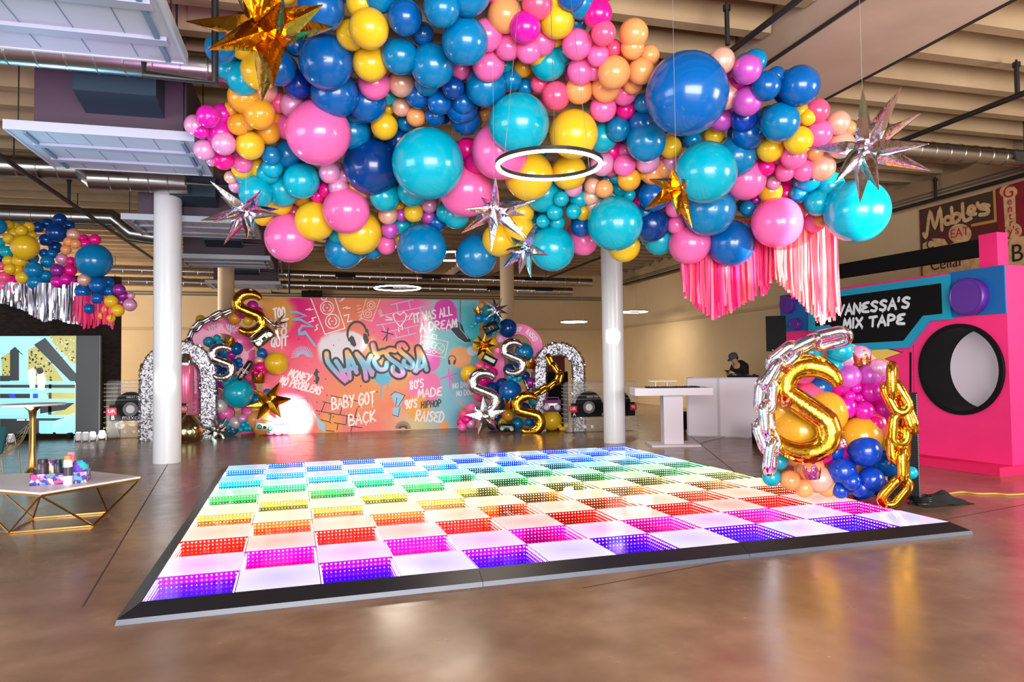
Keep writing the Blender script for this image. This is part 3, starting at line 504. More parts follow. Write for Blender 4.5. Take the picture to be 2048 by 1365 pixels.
# the many little ones tucked between and behind them
FILL = []
for q in BAL:
    if q['cl'] == 'cloud' and q['px'] < 48:
        d = Vector((1060-q['x'], 250-q['y'])); d = d.normalized()*min(16, d.length*0.05)
        t = CF.dot(q['pos']-CAM)+0.42+random.random()*.15; r = q['px']*0.86
        if q['pos'].z+q['r'] > 5.35: continue
        FILL.append(dict(cl='cloud', c=q['c'], el=1, **by_t(t, q['x']+d.x+random.uniform(-6, 6), q['y']+d.y, r)))
bm = new_bm(); keys = list(COL)
for q in REST+FILL:
    n0 = len(bm.faces); lathe(bm, PROFILE, 18, pose(q)); bm.faces.ensure_lookup_table()
    for f in bm.faces[n0:]: f.material_index = keys.index(q['c'])
bmesh.ops.recalc_face_normals(bm, faces=bm.faces)
tag(obj('balloon_filling', bm, [COL[k][1] for k in keys], None, True, angle=80), 'mass of little balloons of every colour tucked between the larger ones', 'balloon filling', kind='stuff')
# ================================================================ foil balloons, fringes, ring lamps
goldf = foil('gold_foil', (226, 164, 48), 0.1, crinkle=0.25, scale=16); silvf = foil('silver_foil', (222, 222, 226), 0.1, crinkle=0.3, scale=16)
holof = foil('holographic_foil', (225, 225, 232), 0.1, irid=0.6, crinkle=0.25, scale=14); rosef = foil('rose_gold_foil', (226, 150, 110), 0.14, crinkle=0.4, scale=30)
def spike_star(name, px, t, L, tips, mat, label, group, base=0.2):
    """foil starburst: four-sided tapering spikes; tips are offsets in the photo, depth makes up each spike's length"""
    c = at_t(*px, t); k = t/FPX; bm = new_bm(); Lm = L*k
    ball(bm, (0, 0, 0), Lm*base*1.1, 12, 8)
    for tp in tips:
        dx, dy = tp[0], tp[1]; sg = tp[2] if len(tp) > 2 else -1
        z2 = max(0, L*L-dx*dx-dy*dy); d = (CR*dx-CU*dy+CF*sg*math.sqrt(z2)).normalized()
        ln = max(Lm, math.hypot(dx, dy)*k); q = d.to_track_quat('Z', 'Y').to_matrix().to_4x4() @ Matrix.Rotation(random.random(), 4, 'Z')
        w = Lm*base; prof = [(w*.6, w*.35), (w*1.0, ln*.17), (w*1.02, ln*.27), (w*.86, ln*.42), (w*.58, ln*.62), (w*.26, ln*.85), (w*.03, ln)]
        rings = []
        for r, z in prof: rings.append([bm.verts.new(q @ Vector((r*(1, .80)[j % 2]*math.cos(PI/4*j), r*(1, .80)[j % 2]*math.sin(PI/4*j), z))) for j in range(8)])
        for A, B in zip(rings, rings[1:]):
            for j in range(8): bm.faces.new((A[j], A[(j+1) % 8], B[(j+1) % 8], B[j]))
        bm.faces.new(rings[-1])
    o = obj(name, bm, mat, None, True, angle=32); o.location = c
    if 'cloud' in group: obj('hanging_line', tube(new_bm(), [(0, 0, 0), (0, 0, 5.82-c.z)], .0015, 4), P('clear_line', (150, 150, 150), .3), o)
    return tag(o, label, 'foil balloon', group)
SG = 'foil starbursts in the ceiling cloud'
spike_star('starburst_balloon', (541, 62), 6.15, 165, [(-164, -14), (131, -5), (32, 140), (-73, 86), (-58, 102, 1), (-52, -92), (52, -88), (70, 12), (-98, -46, 1), (95, -60, 1), (-10, -130, 1)], goldf, 'big gold starburst balloon at the top, beside the ducts', SG, 0.175)
spike_star('starburst_balloon', (1728, 298), 6.35, 128, [(-40, -95), (32, -96), (108, -68), (66, 20), (100, 57), (-11, 100), (32, 92, 1), (-83, 80), (75, -5, 1), (-70, -30, 1)], holof, 'big silver starburst balloon over the end turquoise balloon', SG, 0.14)
spike_star('starburst_balloon', (492, 424), 8.3, 90, [(-46, -48), (-68, -40, 1), (-88, 18), (-46, 22, 1), (-38, 34), (-25, 72), (24, 63), (37, 54), (82, 13), (40, -20, 1), (10, -60, 1)], holof, 'silver starburst balloon beside the white column', SG, 0.13)
spike_star('starburst_balloon', (989, 421), 7.7, 86, [(4, -50), (80, -14), (62, 0, 1), (58, 58), (64, 50, 1), (-6, 84), (-64, 50), (8, 46), (-40, 16, 1), (-55, 10), (-30, -40, 1)], holof, 'silver starburst balloon below the ring lamp', SG, 0.14)
spike_star('starburst_balloon', (1051, 497), 8.6, 62, [(-46, 41), (-13, 54), (11, 60), (-40, 10), (20, -45), (50, 10, 1), (-30, -30, 1)], foil('blue_holo_foil', (120, 190, 220), 0.1, 0.45, 0.25, 14), 'bluish silver starburst balloon at the lower edge of the cloud', SG, 0.18)
spike_star('starburst_balloon', (1353, 376), 7.0, 82, [(-65, -6), (-66, 46), (-8, 66), (31, 80), (-26, -22), (40, -30, 1), (-30, 10, 1)], goldf, 'gold starburst balloon half hidden by a turquoise balloon', SG, 0.18)
RG = 'foil starbursts around the pink arches'
def round_tips(n, L, ph=0): return [(L*.98*math.cos(2*PI*i/n+ph), L*.98*math.sin(2*PI*i/n+ph), (-1)**i) for i in range(n)]+[(L*.4*math.cos(2*PI*i/3+ph), L*.4*math.sin(2*PI*i/3+ph), -1) for i in range(3)]
spike_star('starburst_balloon', (967, 692), 18.2, 26, round_tips(9, 25), goldf, 'small gold starburst before yellow balloons of the second arch', RG, 0.2)
spike_star('starburst_balloon', (992, 620), 18.3, 28, round_tips(9, 27, .3), holof, 'small silver starburst on top of the second balloon column', RG, 0.15)
spike_star('starburst_balloon', (539, 804), 17.9, 44, [(21, -40), (-22, -26), (-41, 8), (-18, 34), (28, 30), (44, -6)], goldf, 'six pointed gold star before the backdrop edge', RG, 0.26)
spike_star('starburst_balloon', (971, 833), 18.1, 42, [(-4, -40), (40, -12), (30, 30), (-14, 36), (-40, -4)], silvf, 'five pointed silver star on the floor by the backdrop', RG, 0.28)
spike_star('starburst_balloon', (436, 860), 17.7, 32, round_tips(10, 31, .2)[:10], holof, 'silver starburst on the floor in front of the first arch', RG, 0.17)
spike_star('starburst_balloon', (549, 652), 18.2, 30, [(22, -26), (24, 4), (10, 30), (-16, -18), (-20, 10, 1), (26, -10, 1)], silvf, 'thin silver starburst over the words too legit', RG, 0.12)
def smooth_path(pts, n=6):
    """Catmull-Rom through pts"""
    pts = [Vector(p) for p in pts]; out = []
    for i in range(len(pts)-1):
        p0, p1, p2, p3 = pts[max(0, i-1)], pts[i], pts[i+1], pts[min(len(pts)-1, i+2)]
        for j in range(n):
            t = j/n; out.append(0.5*((2*p1)+(p2-p0)*t+(2*p0-5*p1+4*p2-p3)*t*t+(3*p1-p0-3*p2+p3)*t**3))
    return out+[pts[-1]]
def billboard(px, t, roll=0, yaw=0):
    """local frame at a spot: x to the viewer's right, z up, y away"""
    c = at_t(*px, t); ang = math.atan2(c.x, c.y); M = Matrix.Translation(c) @ Matrix.Rotation(-ang+math.radians(yaw), 4, 'Z') @ Matrix.Rotation(math.radians(roll), 4, 'Y'); return M
def dollar(px, t, hpx, mat, label, roll=0, yaw=0, fat=0.122):
    h = hpx*t/FPX; R = .235*h; pts = []
    for a in range(18, 231, 18): pts.append((R*1.02*math.cos(math.radians(a)), 0, .215*h+R*.86*math.sin(math.radians(a))))
    for a in range(50, -163, -18): pts.append((R*1.08*math.cos(math.radians(a)), 0, -.215*h+R*.9*math.sin(math.radians(a))))
    P_ = smooth_path(pts, 3); n = len(P_); bm = new_bm()
    rad = [fat*h*(0.22+0.78*min(1, 5*i/n, 5*(n-1-i)/n)**.5) for i in range(n)]
    tube(bm, P_, rad, 14)
    o = obj('letter_balloon', bm, mat, None, True, angle=50); o.matrix_world = billboard(px, t, roll, yaw) @ Matrix.Diagonal((1, .8, 1, 1))
    b = new_bm(); tube(b, [(.02*h, 0, .40*h), (.03*h, 0, .50*h)], [.07*h, .085*h], 12); obj('top_stub', b, mat, o)
    b = new_bm(); tube(b, [(-.02*h, 0, -.40*h), (-.03*h, 0, -.50*h)], [.07*h, .085*h], 12); obj('bottom_stub', b, mat, o)
    return tag(o, label, 'foil balloon', 'foil letter S balloons with dollar stubs')
dollar((1612, 818), 7.95, 208, goldf, 'big gold S shaped dollar balloon on the round balloon wall', 14, 0, .115)
dollar((499, 626), 18.0, 92, goldf, 'gold S dollar balloon standing highest over the first pink arch', 0)
dollar((444, 725), 17.8, 74, silvf, 'silver S dollar balloon inside the first pink arch', 0)
dollar((1027, 716), 18.4, 74, silvf, 'silver S dollar balloon inside the second pink arch', 0)
dollar((968, 785), 18.1, 92, silvf, 'silver S dollar balloon low beside the second pink arch', 0)
dollar((1057, 828), 17.9, 86, goldf, 'gold S dollar balloon on the floor by the second arch', -8)
def crown(px, t, wpx, mat, label, roll=0):
    w = wpx*t/FPX; r = w*.40; bm = new_bm(); n = 40
    A = [bm.verts.new((r*.8*math.cos(2*PI*j/n), r*.8*math.sin(2*PI*j/n), -.3*w)) for j in range(n)]
    B = [bm.verts.new((r*1.0*math.cos(2*PI*j/n), r*1.0*math.sin(2*PI*j/n), .02*w)) for j in range(n)]
    T = [(.42*w*abs(1-2*((j*5/n) % 1))) for j in range(n)]
    D = [bm.verts.new((r*(1+.25*T[j]/w)*math.cos(2*PI*j/n), r*(1+.25*T[j]/w)*math.sin(2*PI*j/n), .02*w+T[j])) for j in range(n)]
    for j in range(n):
        k = (j+1) % n; bm.faces.new((A[j], A[k], B[k], B[j])); bm.faces.new((B[j], B[k], D[k], D[j]))
    bm.faces.new(A[::-1]); bmesh.ops.solidify(bm, geom=bm.faces[:], thickness=w*.02)
    for j in range(0, n, 8): p = D[j].co; ball(bm, p, w*.05, 8, 5)
    o = obj('crown_balloon', bm, mat, None, True, angle=35); o.matrix_world = billboard(px, t, roll); return tag(o, label, 'crown', 'foil crowns')
crown((1725, 720), 7.75, 40, rosef, 'rose gold crown on the upper pearly balloons of the balloon wall', -6)
crown((1567, 735), 7.9, 28, rosef, 'tilted crown highest beside the silver chain', 40)
crown((1572, 806), 7.9, 30, rosef, 'crown below the tilted one, next to the big gold S', 12)
crown((1679, 886), 7.85, 36, foil('pink_foil', (236, 150, 170), .12, .4, .4, 30), 'pinkish crown leaning on the deep blue balloons', -28)
crown((1624, 946), 7.8, 42, foil('magenta_foil', (216, 90, 140), .12, .3, .4, 30), 'magenta crown on the peach balloons above the dance floor', -4)
crown((460, 684), 18.0, 24, goldf, 'gold crown inside the first pink arch'); crown((518, 757), 17.9, 34, goldf, 'gold crown under the hot pink balloons beside the mic balloon')
crown((955, 622), 18.3, 20, goldf, 'gold crown near the top of the second balloon column', -20); crown((1060, 728), 18.5, 34, goldf, 'gold crown inside the second pink arch', 10)
crown((1018, 810), 18.1, 26, goldf, 'gold crown low beside the small turquoise balloons')
def chain(px_list, t, lpx, mat, label, turn=None):
    c0 = at_t(*px_list[0][:2], t); th = thing('chain_balloon', label, 'foil balloon', c0)
    for i, (x, y, ang, face) in enumerate(px_list):
        l = lpx*t/FPX; w = l*.56; rt = l*.12; a = l/2-w/2; pts = []
        for k in range(9): q = PI*k/8; pts.append((math.cos(q)*(w/2-rt), 0, a-rt*.2+math.sin(q)*(w/2-rt)))
        for k in range(9): q = PI+PI*k/8; pts.append((math.cos(q)*(w/2-rt), 0, -a+rt*.2+math.sin(q)*(w/2-rt)))
        b = tube(new_bm(), pts, rt, 10, closed=True); M = billboard((x, y), t-(0.02 if i % 2 else 0), ang) @ Matrix.Rotation(math.acos(max(0, min(1, face))), 4, 'Z')
        o = obj('link', b, mat, th, True); o.matrix_world = M; o.matrix_parent_inverse = Matrix(); o.matrix_local = Matrix.Translation(-c0) @ M
    return th
chain([(1785, 763, 0, .12), (1793, 796, -24, .95), (1817, 832, -16, .25), (1800, 858, 6, .9), (1796, 892, 0, .9), (1806, 930, 0, .15), (1790, 985, 38, .95)], 7.8, 86, goldf, 'gold foil chain draped down the edge of the balloon wall')
chain([(1662, 678, 78, .8), (1604, 694, 62, .35), (1568, 716, 50, .85), (1545, 752, 30, .3), (1532, 792, 6, .9), (1534, 838, -4, .4), (1534, 874, -18, .85), (1542, 912, 8, .3)], 7.95, 88, foil('clear_holo_foil', (232, 236, 242), .08, .55, .3, 12), 'iridescent silver foil chain curving around the balloon wall')
chain([(376, 690, 12, .8), (382, 668, 20, .3), (396, 652, 40, .85), (414, 641, 60, .35), (434, 632, 60, .85), (455, 625, 66, .4)], 18.1, 33, silvf, 'silver foil chain lying over the first pink arch')
chain([(1100, 722, -20, .6), (1112, 738, -30, .4), (1118, 756, 20, .8), (1104, 770, 50, .4), (1086, 780, 60, .8), (1072, 788, 60, .4)], 18.1, 33, goldf, 'gold foil chain hanging through the silver arch')
# ---------------------------------------------------------------- fringes of streamers
def fringe(name, x0, x1, top, prof, t, mats, label, step, wpx, layers=3):
    bm = new_bm(); n = int((x1-x0)/step); k = t/FPX
    def bot(x):
        for (a, ya), (b, yb) in zip(prof, prof[1:]):
            if a <= x <= b: return ya+(yb-ya)*(x-a)/(b-a)
        return prof[0][1] if x < prof[0][0] else prof[-1][1]
    for L in range(layers):
        for i in range(n+1):
            x = x0+(x1-x0)*i/n+random.uniform(-.6, .6)*step; yb = bot(x)-random.random()**2*26*(1+.5*L)
            p = at_t(x, top(x), t+L*.09+random.uniform(-.03, .03)); q = at_t(x+random.uniform(-2, 2), yb, t+L*.09); ln = p.z-q.z
            if ln < .03: continue
            w = wpx*k*random.uniform(.7, 1.2); a = random.uniform(-.9, .9); d = Vector((math.cos(a), math.sin(a), 0)); ph = random.random()*6; prev = None
            mi = random.randrange(len(mats))
            for s in range(7):
                f = s/6; c = Vector((p.x+(q.x-p.x)*f, p.y, p.z-ln*f))+Vector((-d.y, d.x, 0))*.02*math.sin(ph+f*5)*f+d*.012*math.sin(ph*2+f*4)*f
                V = (bm.verts.new(c-d*w/2), bm.verts.new(c+d*w/2))
                if prev: fc = bm.faces.new((prev[0], prev[1], V[1], V[0])); fc.material_index = mi
                prev = V
    o = obj(name, bm, mats, None, True, angle=180); return tag(o, label, 'fringe', kind='stuff')
def paper(name, col):
    m = P(name, col, .5); nt = m.node_tree; t = nt.nodes.new('ShaderNodeBsdfTranslucent'); t.inputs[0].default_value = (*lin(col), 1); a = nt.nodes.new('ShaderNodeMixShader'); a.inputs[0].default_value = .4
    nt.links.new(nt.nodes['Principled BSDF'].outputs[0], a.inputs[1]); nt.links.new(t.outputs[0], a.inputs[2]); nt.links.new(a.outputs[0], nt.nodes['Material Output'].inputs[0]); return m
pk = [paper('streamer_hot_pink', (250, 24, 130)), paper('streamer_pink', (252, 70, 150)), paper('streamer_coral', (250, 84, 110)), paper('streamer_light_pink', (252, 130, 175))]
pk_sunlit = [paper('streamer_light_pink', (252, 130, 175)), paper('streamer_sunlit_blush', (252, 190, 190)), paper('streamer_coral', (250, 84, 110)), paper('streamer_sunlit_salmon', (252, 150, 150))]  # sunlight on this fringe put into paler paper colours
fringe('streamer_fringe', 1362, 1548, lambda x: 440, [(1362, 590), (1385, 612), (1420, 642), (1455, 628), (1480, 612), (1510, 598), (1530, 590), (1548, 552)], 10.3, pk, 'hot pink paper streamer fringe below the pinks and navy balloons', 2.6, 5)
fringe('streamer_fringe', 1548, 1672, lambda x: 435, [(1548, 560), (1575, 590), (1605, 615), (1635, 652), (1655, 645), (1672, 640)], 10.1, pk_sunlit, 'pink paper streamer fringe coloured pale as if sunlit, before the boombox', 2.4, 5.5)
sv = [foil('fringe_silver', (232, 230, 236), .18, .3), foil('fringe_silver_dark', (180, 178, 188), .15)]
fringe('foil_fringe', -8, 158, lambda x: 566, [(-8, 605), (20, 612), (50, 622), (70, 636), (90, 645), (120, 640), (145, 650), (158, 648)], 14.6, sv, 'silver foil fringe hanging under the smaller balloon cloud', 2.2, 4)
fringe('streamer_fringe', 150, 226, lambda x: 592, [(150, 640), (170, 660), (190, 658), (205, 650), (220, 650), (226, 664)], 14.4, pk[:3], 'short hot pink fringe under the blue tip of the smaller cloud', 3.0, 4)
# ---------------------------------------------------------------- ring lamps
ringm = P('ring_profile', (18, 16, 16), .4); glow = P('ring_diffuser', (255, 244, 224), .4, emit=(255, 240, 214), estr=26); wirem = P('suspension_wire', (150, 140, 130), .4, metal=.8)
def ring_lamp(c, r, label, watts=160):
    t = thing('ring_lamp', label, 'lamp', c, 'hanging ring lamps')
    b = new_bm(); n = 64; prof = [(r-.025, 0), (r+.025, 0), (r+.025, .036), (r-.025, .036)]; rings = []
    for j in range(n): a = 2*PI*j/n; rings.append([b.verts.new((q*math.cos(a), q*math.sin(a), z)) for q, z in prof])
    for j in range(n):
        A, B = rings[j], rings[(j+1) % n]
        for k in range(4): b.faces.new((A[k], A[(k+1) % 4], B[(k+1) % 4], B[k]))
    obj('ring', b, ringm, t)
    b = new_bm(); tube(b, [(r*math.cos(2*PI*j/n), r*math.sin(2*PI*j/n), -.004) for j in range(n)], .02, 8, closed=True); obj('diffuser', b, glow, t)
    l = bpy.data.lights.new('ring_light', 'AREA'); l.shape = 'DISK'; l.size = 2*r; l.energy = watts; l.color = (1, .88, .7); lo = bpy.data.objects.new('ring_light', l); C.objects.link(lo); lo.location = (0, 0, -.05); lo.parent = t
    for a in (.3, 2.4, 4.5):
        p = Vector((r*math.cos(a), r*math.sin(a), .05)); b = new_bm(); tube(b, [p, Vector((p.x*.5, p.y*.5, 5.80-c[2]))], .003, 5, False); obj('wire', b, wirem, t)
    return t
ring_lamp(at_t(1098, 331, 6.95), .5, 'large ring lamp hanging in front of the balloon cloud', 15)
ring_lamp(at_t(795, 576, 15.9), .5, 'ring lamp hanging above the graffiti backdrop', 60); ring_lamp(at_t(905, 512, 12.4), .5, 'ring lamp mostly hidden by low azure balloons', 20)
ring_lamp(at_t(1148, 644, 28.2), .5, 'ring lamp far back beside the second white column, lower of the pair', 90); ring_lamp(at_t(1268, 624, 27.5), .5, 'ring lamp far back partly behind the second white column', 90)
# ================================================================ lettering drawn with a marker
GL = {'A': [[(0, 0), (.48, 1), (.95, 0)], [(.18, .38), (.8, .36)]], 'B': [[(.05, 0), (.05, 1), (.7, .92), (.72, .62), (.1, .52), (.85, .4), (.82, .08), (.05, 0)]], 'C': [[(.9, .85), (.5, 1), (.08, .6), (.12, .2), (.5, 0), (.92, .14)]],
 'D': [[(.05, 0), (.05, 1), (.6, .92), (.92, .5), (.6, .06), (.05, 0)]], 'E': [[(.88, .98), (.3, .92), (.08, .7), (.6, .52), (.1, .4), (.1, .1), (.9, .02)]], 'F': [[(.9, 1), (.1, .95), (.08, 0)], [(.1, .55), (.7, .55)]],
 'G': [[(.9, .85), (.5, 1), (.08, .6), (.12, .18), (.55, 0), (.9, .2), (.88, .48), (.5, .46)]], 'H': [[(.1, 1), (.08, 0)], [(.85, 1), (.88, 0)], [(.1, .5), (.86, .52)]], 'I': [[(.5, 1), (.48, 0)]], 'J': [[(.8, 1), (.75, .15), (.4, 0), (.1, .2)]],
 'K': [[(.1, 1), (.08, 0)], [(.85, 1), (.12, .45), (.9, 0)]], 'L': [[(.15, 1), (.1, .05), (.9, .02)]], 'M': [[(0, 0), (.12, 1), (.48, .3), (.85, 1), (1, 0)]], 'N': [[(.05, 0), (.08, 1), (.85, .05), (.9, 1)]], 'O': [[(.5, 1), (.1, .65), (.12, .2), (.5, 0), (.88, .25), (.85, .75), (.5, 1)]],
 'P': [[(.1, 0), (.1, 1), (.75, .92), (.8, .58), (.12, .45)]], 'Q': [[(.5, 1), (.1, .6), (.15, .15), (.6, 0), (.9, .4), (.8, .9), (.5, 1)], [(.55, .3), (1, -.08)]], 'R': [[(.08, 0), (.08, 1), (.75, .92), (.76, .6), (.12, .48), (.9, 0)]], 'S': [[(.88, .88), (.5, 1), (.12, .78), (.45, .54), (.82, .34), (.6, .02), (.08, .1)]],
 'T': [[(0, .96), (.95, 1)], [(.48, .96), (.46, 0)]], 'U': [[(.08, 1), (.1, .2), (.45, 0), (.82, .18), (.86, 1)]], 'V': [[(.02, 1), (.45, 0), (.92, 1)]], 'W': [[(0, 1), (.22, 0), (.48, .7), (.74, 0), (1, 1)]], 'X': [[(.05, 1), (.9, 0)], [(.88, 1), (.05, 0)]], 'Y': [[(.05, 1), (.45, .5)], [(.9, 1), (.3, -.05)]], 'Z': [[(.05, .98), (.9, 1), (.08, .04), (.95, 0)]],
 '0': [[(.5, 1), (.1, .65), (.12, .2), (.5, 0), (.88, .25), (.85, .75), (.5, 1)]], '8': [[(.8, .85), (.5, 1), (.18, .78), (.75, .3), (.5, 0), (.15, .25), (.8, .85)]], '9': [[(.8, .65), (.4, .5), (.15, .75), (.45, 1), (.8, .85), (.7, 0)]], '1': [[(.3, .8), (.55, 1), (.52, 0)]],
 '$': [[(.88, .84), (.5, .95), (.12, .75), (.45, .54), (.82, .34), (.6, .05), (.08, .14)], [(.42, 1.1), (.4, -.1)], [(.58, 1.1), (.56, -.1)]], "'": [[(.3, 1.05), (.2, .75)]], '-': [[(.1, .5), (.8, .5)]], '.': [[(.3, 0), (.36, .04)]]}
NARROW = {'I': .35, "'": .3, '.': .35, '1': .6}
RK = [0]
def ribbon(bm, pts, w, z, close=False):
    """flat painted stroke with round ends on the local xy plane; each new stroke lies a hair above the last"""
    P_ = []
    for p in list(pts)+([pts[0]] if close else []):
        v = Vector((p[0], p[1]))
        if not P_ or (v-P_[-1]).length > 1e-5: P_.append(v)
    if len(P_) < 2: return
    RK[0] += 1; z += (RK[0] % 30)*1e-4; n = len(P_); Ls, Rs = [], []
    dirs = [(P_[i+1]-P_[i]).normalized() for i in range(n-1)]
    for i, p in enumerate(P_):
        a, c = dirs[max(0, i-1)], dirs[min(n-2, i)]; m_ = Vector((-a.y-c.y, a.x+c.x))
        if m_.length < .35: m_ = Vector((-c.y, c.x))*1.0
        m_.normalize(); k = 1/max(.6, m_.dot(Vector((-c.y, c.x)))); zz = z+i*1e-5
        Ls.append(bm.verts.new((p.x+m_.x*w/2*k, p.y+m_.y*w/2*k, zz))); Rs.append(bm.verts.new((p.x-m_.x*w/2*k, p.y-m_.y*w/2*k, zz)))
    for i in range(n-1): bm.faces.new((Rs[i], Rs[i+1], Ls[i+1], Ls[i]))
    for p, d, l, r, zz in ((P_[0], -dirs[0], Rs[0], Ls[0], z), (P_[-1], dirs[-1], Ls[-1], Rs[-1], z+n*1e-5)):
        s = Vector((-d.y, d.x)); arc = [bm.verts.new((p.x+w/2*(s.x*math.cos(t)+d.x*math.sin(t)), p.y+w/2*(s.y*math.cos(t)+d.y*math.sin(t)), zz)) for t in (PI*.2, PI*.4, PI*.6, PI*.8)]
        bm.faces.new([l]+arc+[r])
def flat(bm, pts, z): bm.faces.new([bm.verts.new((p[0], p[1], z)) for p in pts])
def strokes(text, h, aspect=.62, gap=.2):
    """[(stroke points)], total width; letters h tall from x=0"""
    x = 0; out = []
    for ch in text.upper():
        if ch == ' ': x += h*aspect*.7; continue
        w = h*aspect*NARROW.get(ch, 1)
        for st in GL.get(ch, []): out.append([(x+p[0]*w, p[1]*h) for p in st])
        x += w+h*aspect*gap
    return out, x-h*aspect*gap
def write(bm, text, p0, p1, h, w, z, slant=.12, aspect=None, drip=0):
    """text along p0->p1 (baseline, local xy), squeezed to fit"""
    p0, p1 = Vector(p0), Vector(p1); S, tw = strokes(text, h); L = (p1-p0).length; f = L/tw; d = (p1-p0)/L; n = Vector((-d.y, d.x))
    for st in S:
        q = [p0+d*(x*f+y*slant)+n*y for x, y in st]
        if len(q) > 2: q = [Vector((v.x, v.y)) for v in smooth_path([(a.x, a.y, 0) for a in q], 3)] if len(q) > 3 else q
        ribbon(bm, q, w, z)
        if drip and random.random() < drip: e = min(q, key=lambda v: v.y); ribbon(bm, [e, e-Vector((0, h*random.uniform(.15, .4)))], w*.5, z)
def font_text(name, text, size, mat, parent, M, extrude=.002, align='CENTER'):
    cu = bpy.data.curves.new(name, 'FONT'); cu.body = text; cu.size = size; cu.extrude = extrude; cu.align_x = align; cu.align_y = 'CENTER'
    o = bpy.data.objects.new(name, cu); C.objects.link(o); dg = bpy.context.evaluated_depsgraph_get(); me = bpy.data.meshes.new_from_object(o.evaluated_get(dg)); bpy.data.objects.remove(o); bpy.data.curves.remove(cu)
    me.materials.clear(); me.materials.append(mat); o = bpy.data.objects.new(name, me); C.objects.link(o); o.parent = parent; o.matrix_local = M; return o
def blobs(name, base, items, rough=.45):
    """printed colour fields: items (u, v, ru, rv, colour, softness) in the part's own coordinates (x, z)"""
    m = P(name, base, rough); nt = m.node_tree; b = nt.nodes['Principled BSDF']; tc = nt.nodes.new('ShaderNodeTexCoord'); sx = nt.nodes.new('ShaderNodeSeparateXYZ'); nt.links.new(tc.outputs['Object'], sx.inputs[0])
    nz = nt.nodes.new('ShaderNodeTexNoise'); nz.inputs['Scale'].default_value = 5; nz.inputs['Detail'].default_value = 8; nt.links.new(tc.outputs['Object'], nz.inputs[0]); last = None
    M = lambda op, a, c=None: (lambda n: (nt.links.new(a, n.inputs[0]) if hasattr(a, 'links') else setattr(n.inputs[0], 'default_value', a), (nt.links.new(c, n.inputs[1]) if hasattr(c, 'links') else setattr(n.inputs[1], 'default_value', c)) if c is not None else 0, setattr(n, 'operation', op), n.outputs[0])[-1])(nt.nodes.new('ShaderNodeMath'))
    for u, v, ru, rv, col, soft in items:
        dx = M('DIVIDE', M('SUBTRACT', sx.outputs[0], u), ru); dz = M('DIVIDE', M('SUBTRACT', sx.outputs[2], v), rv)
        r = M('SQRT', M('ADD', M('MULTIPLY', dx, dx), M('MULTIPLY', dz, dz))); r = M('ADD', r, M('MULTIPLY', M('SUBTRACT', nz.outputs[0], .5), .35 if soft < .3 else .5))
        mr = nt.nodes.new('ShaderNodeMapRange'); mr.interpolation_type = 'SMOOTHSTEP'; mr.inputs[1].default_value = 1-soft; mr.inputs[2].default_value = 1+soft*.6; mr.inputs[3].default_value = 1; mr.inputs[4].default_value = 0; nt.links.new(r, mr.inputs[0])
        mx = nt.nodes.new('ShaderNodeMix'); mx.data_type = 'RGBA'; nt.links.new(mr.outputs[0], mx.inputs[0]); mx.inputs[7].default_value = (*lin(col), 1)
        if last: nt.links.new(last, mx.inputs[6])
        else: mx.inputs[6].default_value = (*lin(base), 1)
        last = mx.outputs[2]
    nt.links.new(last, b.inputs['Base Color']); return m
# ================================================================ graffiti backdrop
BY = 19.5; BX0, BX1, BH = -1.33, 4.42, 3.55
bd0 = Vector((BX0, BY, 0))
def bd(px, py): p = at_y(px, py, BY); return (p.x-BX0, p.z)
def bb(px, py, rx, ry, col, soft): u, v = bd(px, py); return (u, v, rx*.0139, ry*.0139, col, soft)
wallp = blobs('graffiti_print', (250, 120, 130), rough=.75, items=[
    bb(760, 640, 70, 90, (240, 160, 100), .7), bb(710, 620, 70, 50, (235, 130, 95), .8), bb(600, 640, 55, 70, (240, 40, 120), .8), bb(590, 610, 30, 30, (225, 10, 120), .7), bb(545, 630, 42, 42, (222, 150, 70), .25),
    bb(620, 790, 90, 60, (252, 120, 150), .8), bb(720, 790, 90, 70, (240, 150, 105), .8), bb(640, 845, 60, 30, (245, 130, 130), .8), bb(660, 850, 25, 25, (245, 165, 90), .5), bb(800, 650, 75, 45, (252, 110, 160), .5), bb(830, 610, 60, 30, (252, 100, 170), .6),
    bb(790, 740, 60, 50, (235, 170, 110), .7), bb(840, 850, 60, 40, (222, 196, 150), .8), bb(900, 720, 60, 180, (150, 206, 212), .5), bb(950, 660, 50, 110, (70, 190, 205), .8), bb(920, 800, 45, 70, (130, 190, 215), .8), bb(890, 630, 26, 32, (226, 70, 185), .12), bb(862, 720, 20, 24, (240, 120, 195), .15),
    bb(850, 775, 34, 34, (246, 130, 185), .14), bb(835, 815, 24, 24, (240, 170, 90), .12), bb(920, 715, 24, 22, (240, 170, 120), .2), bb(945, 702, 12, 10, (222, 226, 232), .2), bb(680, 700, 42, 36, (236, 226, 236), .15), bb(700, 690, 30, 26, (236, 226, 236), .15), bb(762, 752, 16, 14, (90, 180, 215), .14)])
bk = thing('graffiti_backdrop', 'wide graffiti backdrop wall in pink, orange and turquoise with the name painted large', 'backdrop', bd0)
b = new_bm(); box2(b, (0, 0, 0), (BX1-BX0, .12, BH)); obj('panel', b, wallp, bk, False)
FM = Matrix.Rotation(PI/2, 4, 'X')    # local xy drawing -> upright, facing the room
Z = .004
def draw(name, col, fn, z=Z, rough=.5):
    b = new_bm(); fn(b, z); return obj(name, b, col if not isinstance(col, tuple) else P('paint_%d_%d_%d' % col, col, rough), bk, False, M=FM)
white, ink = (246, 236, 236), (26, 28, 36)
def L(b, z, w, *lines):
    for ln in lines: ribbon(b, [bd(*p) for p in ln], w*.0139, z)
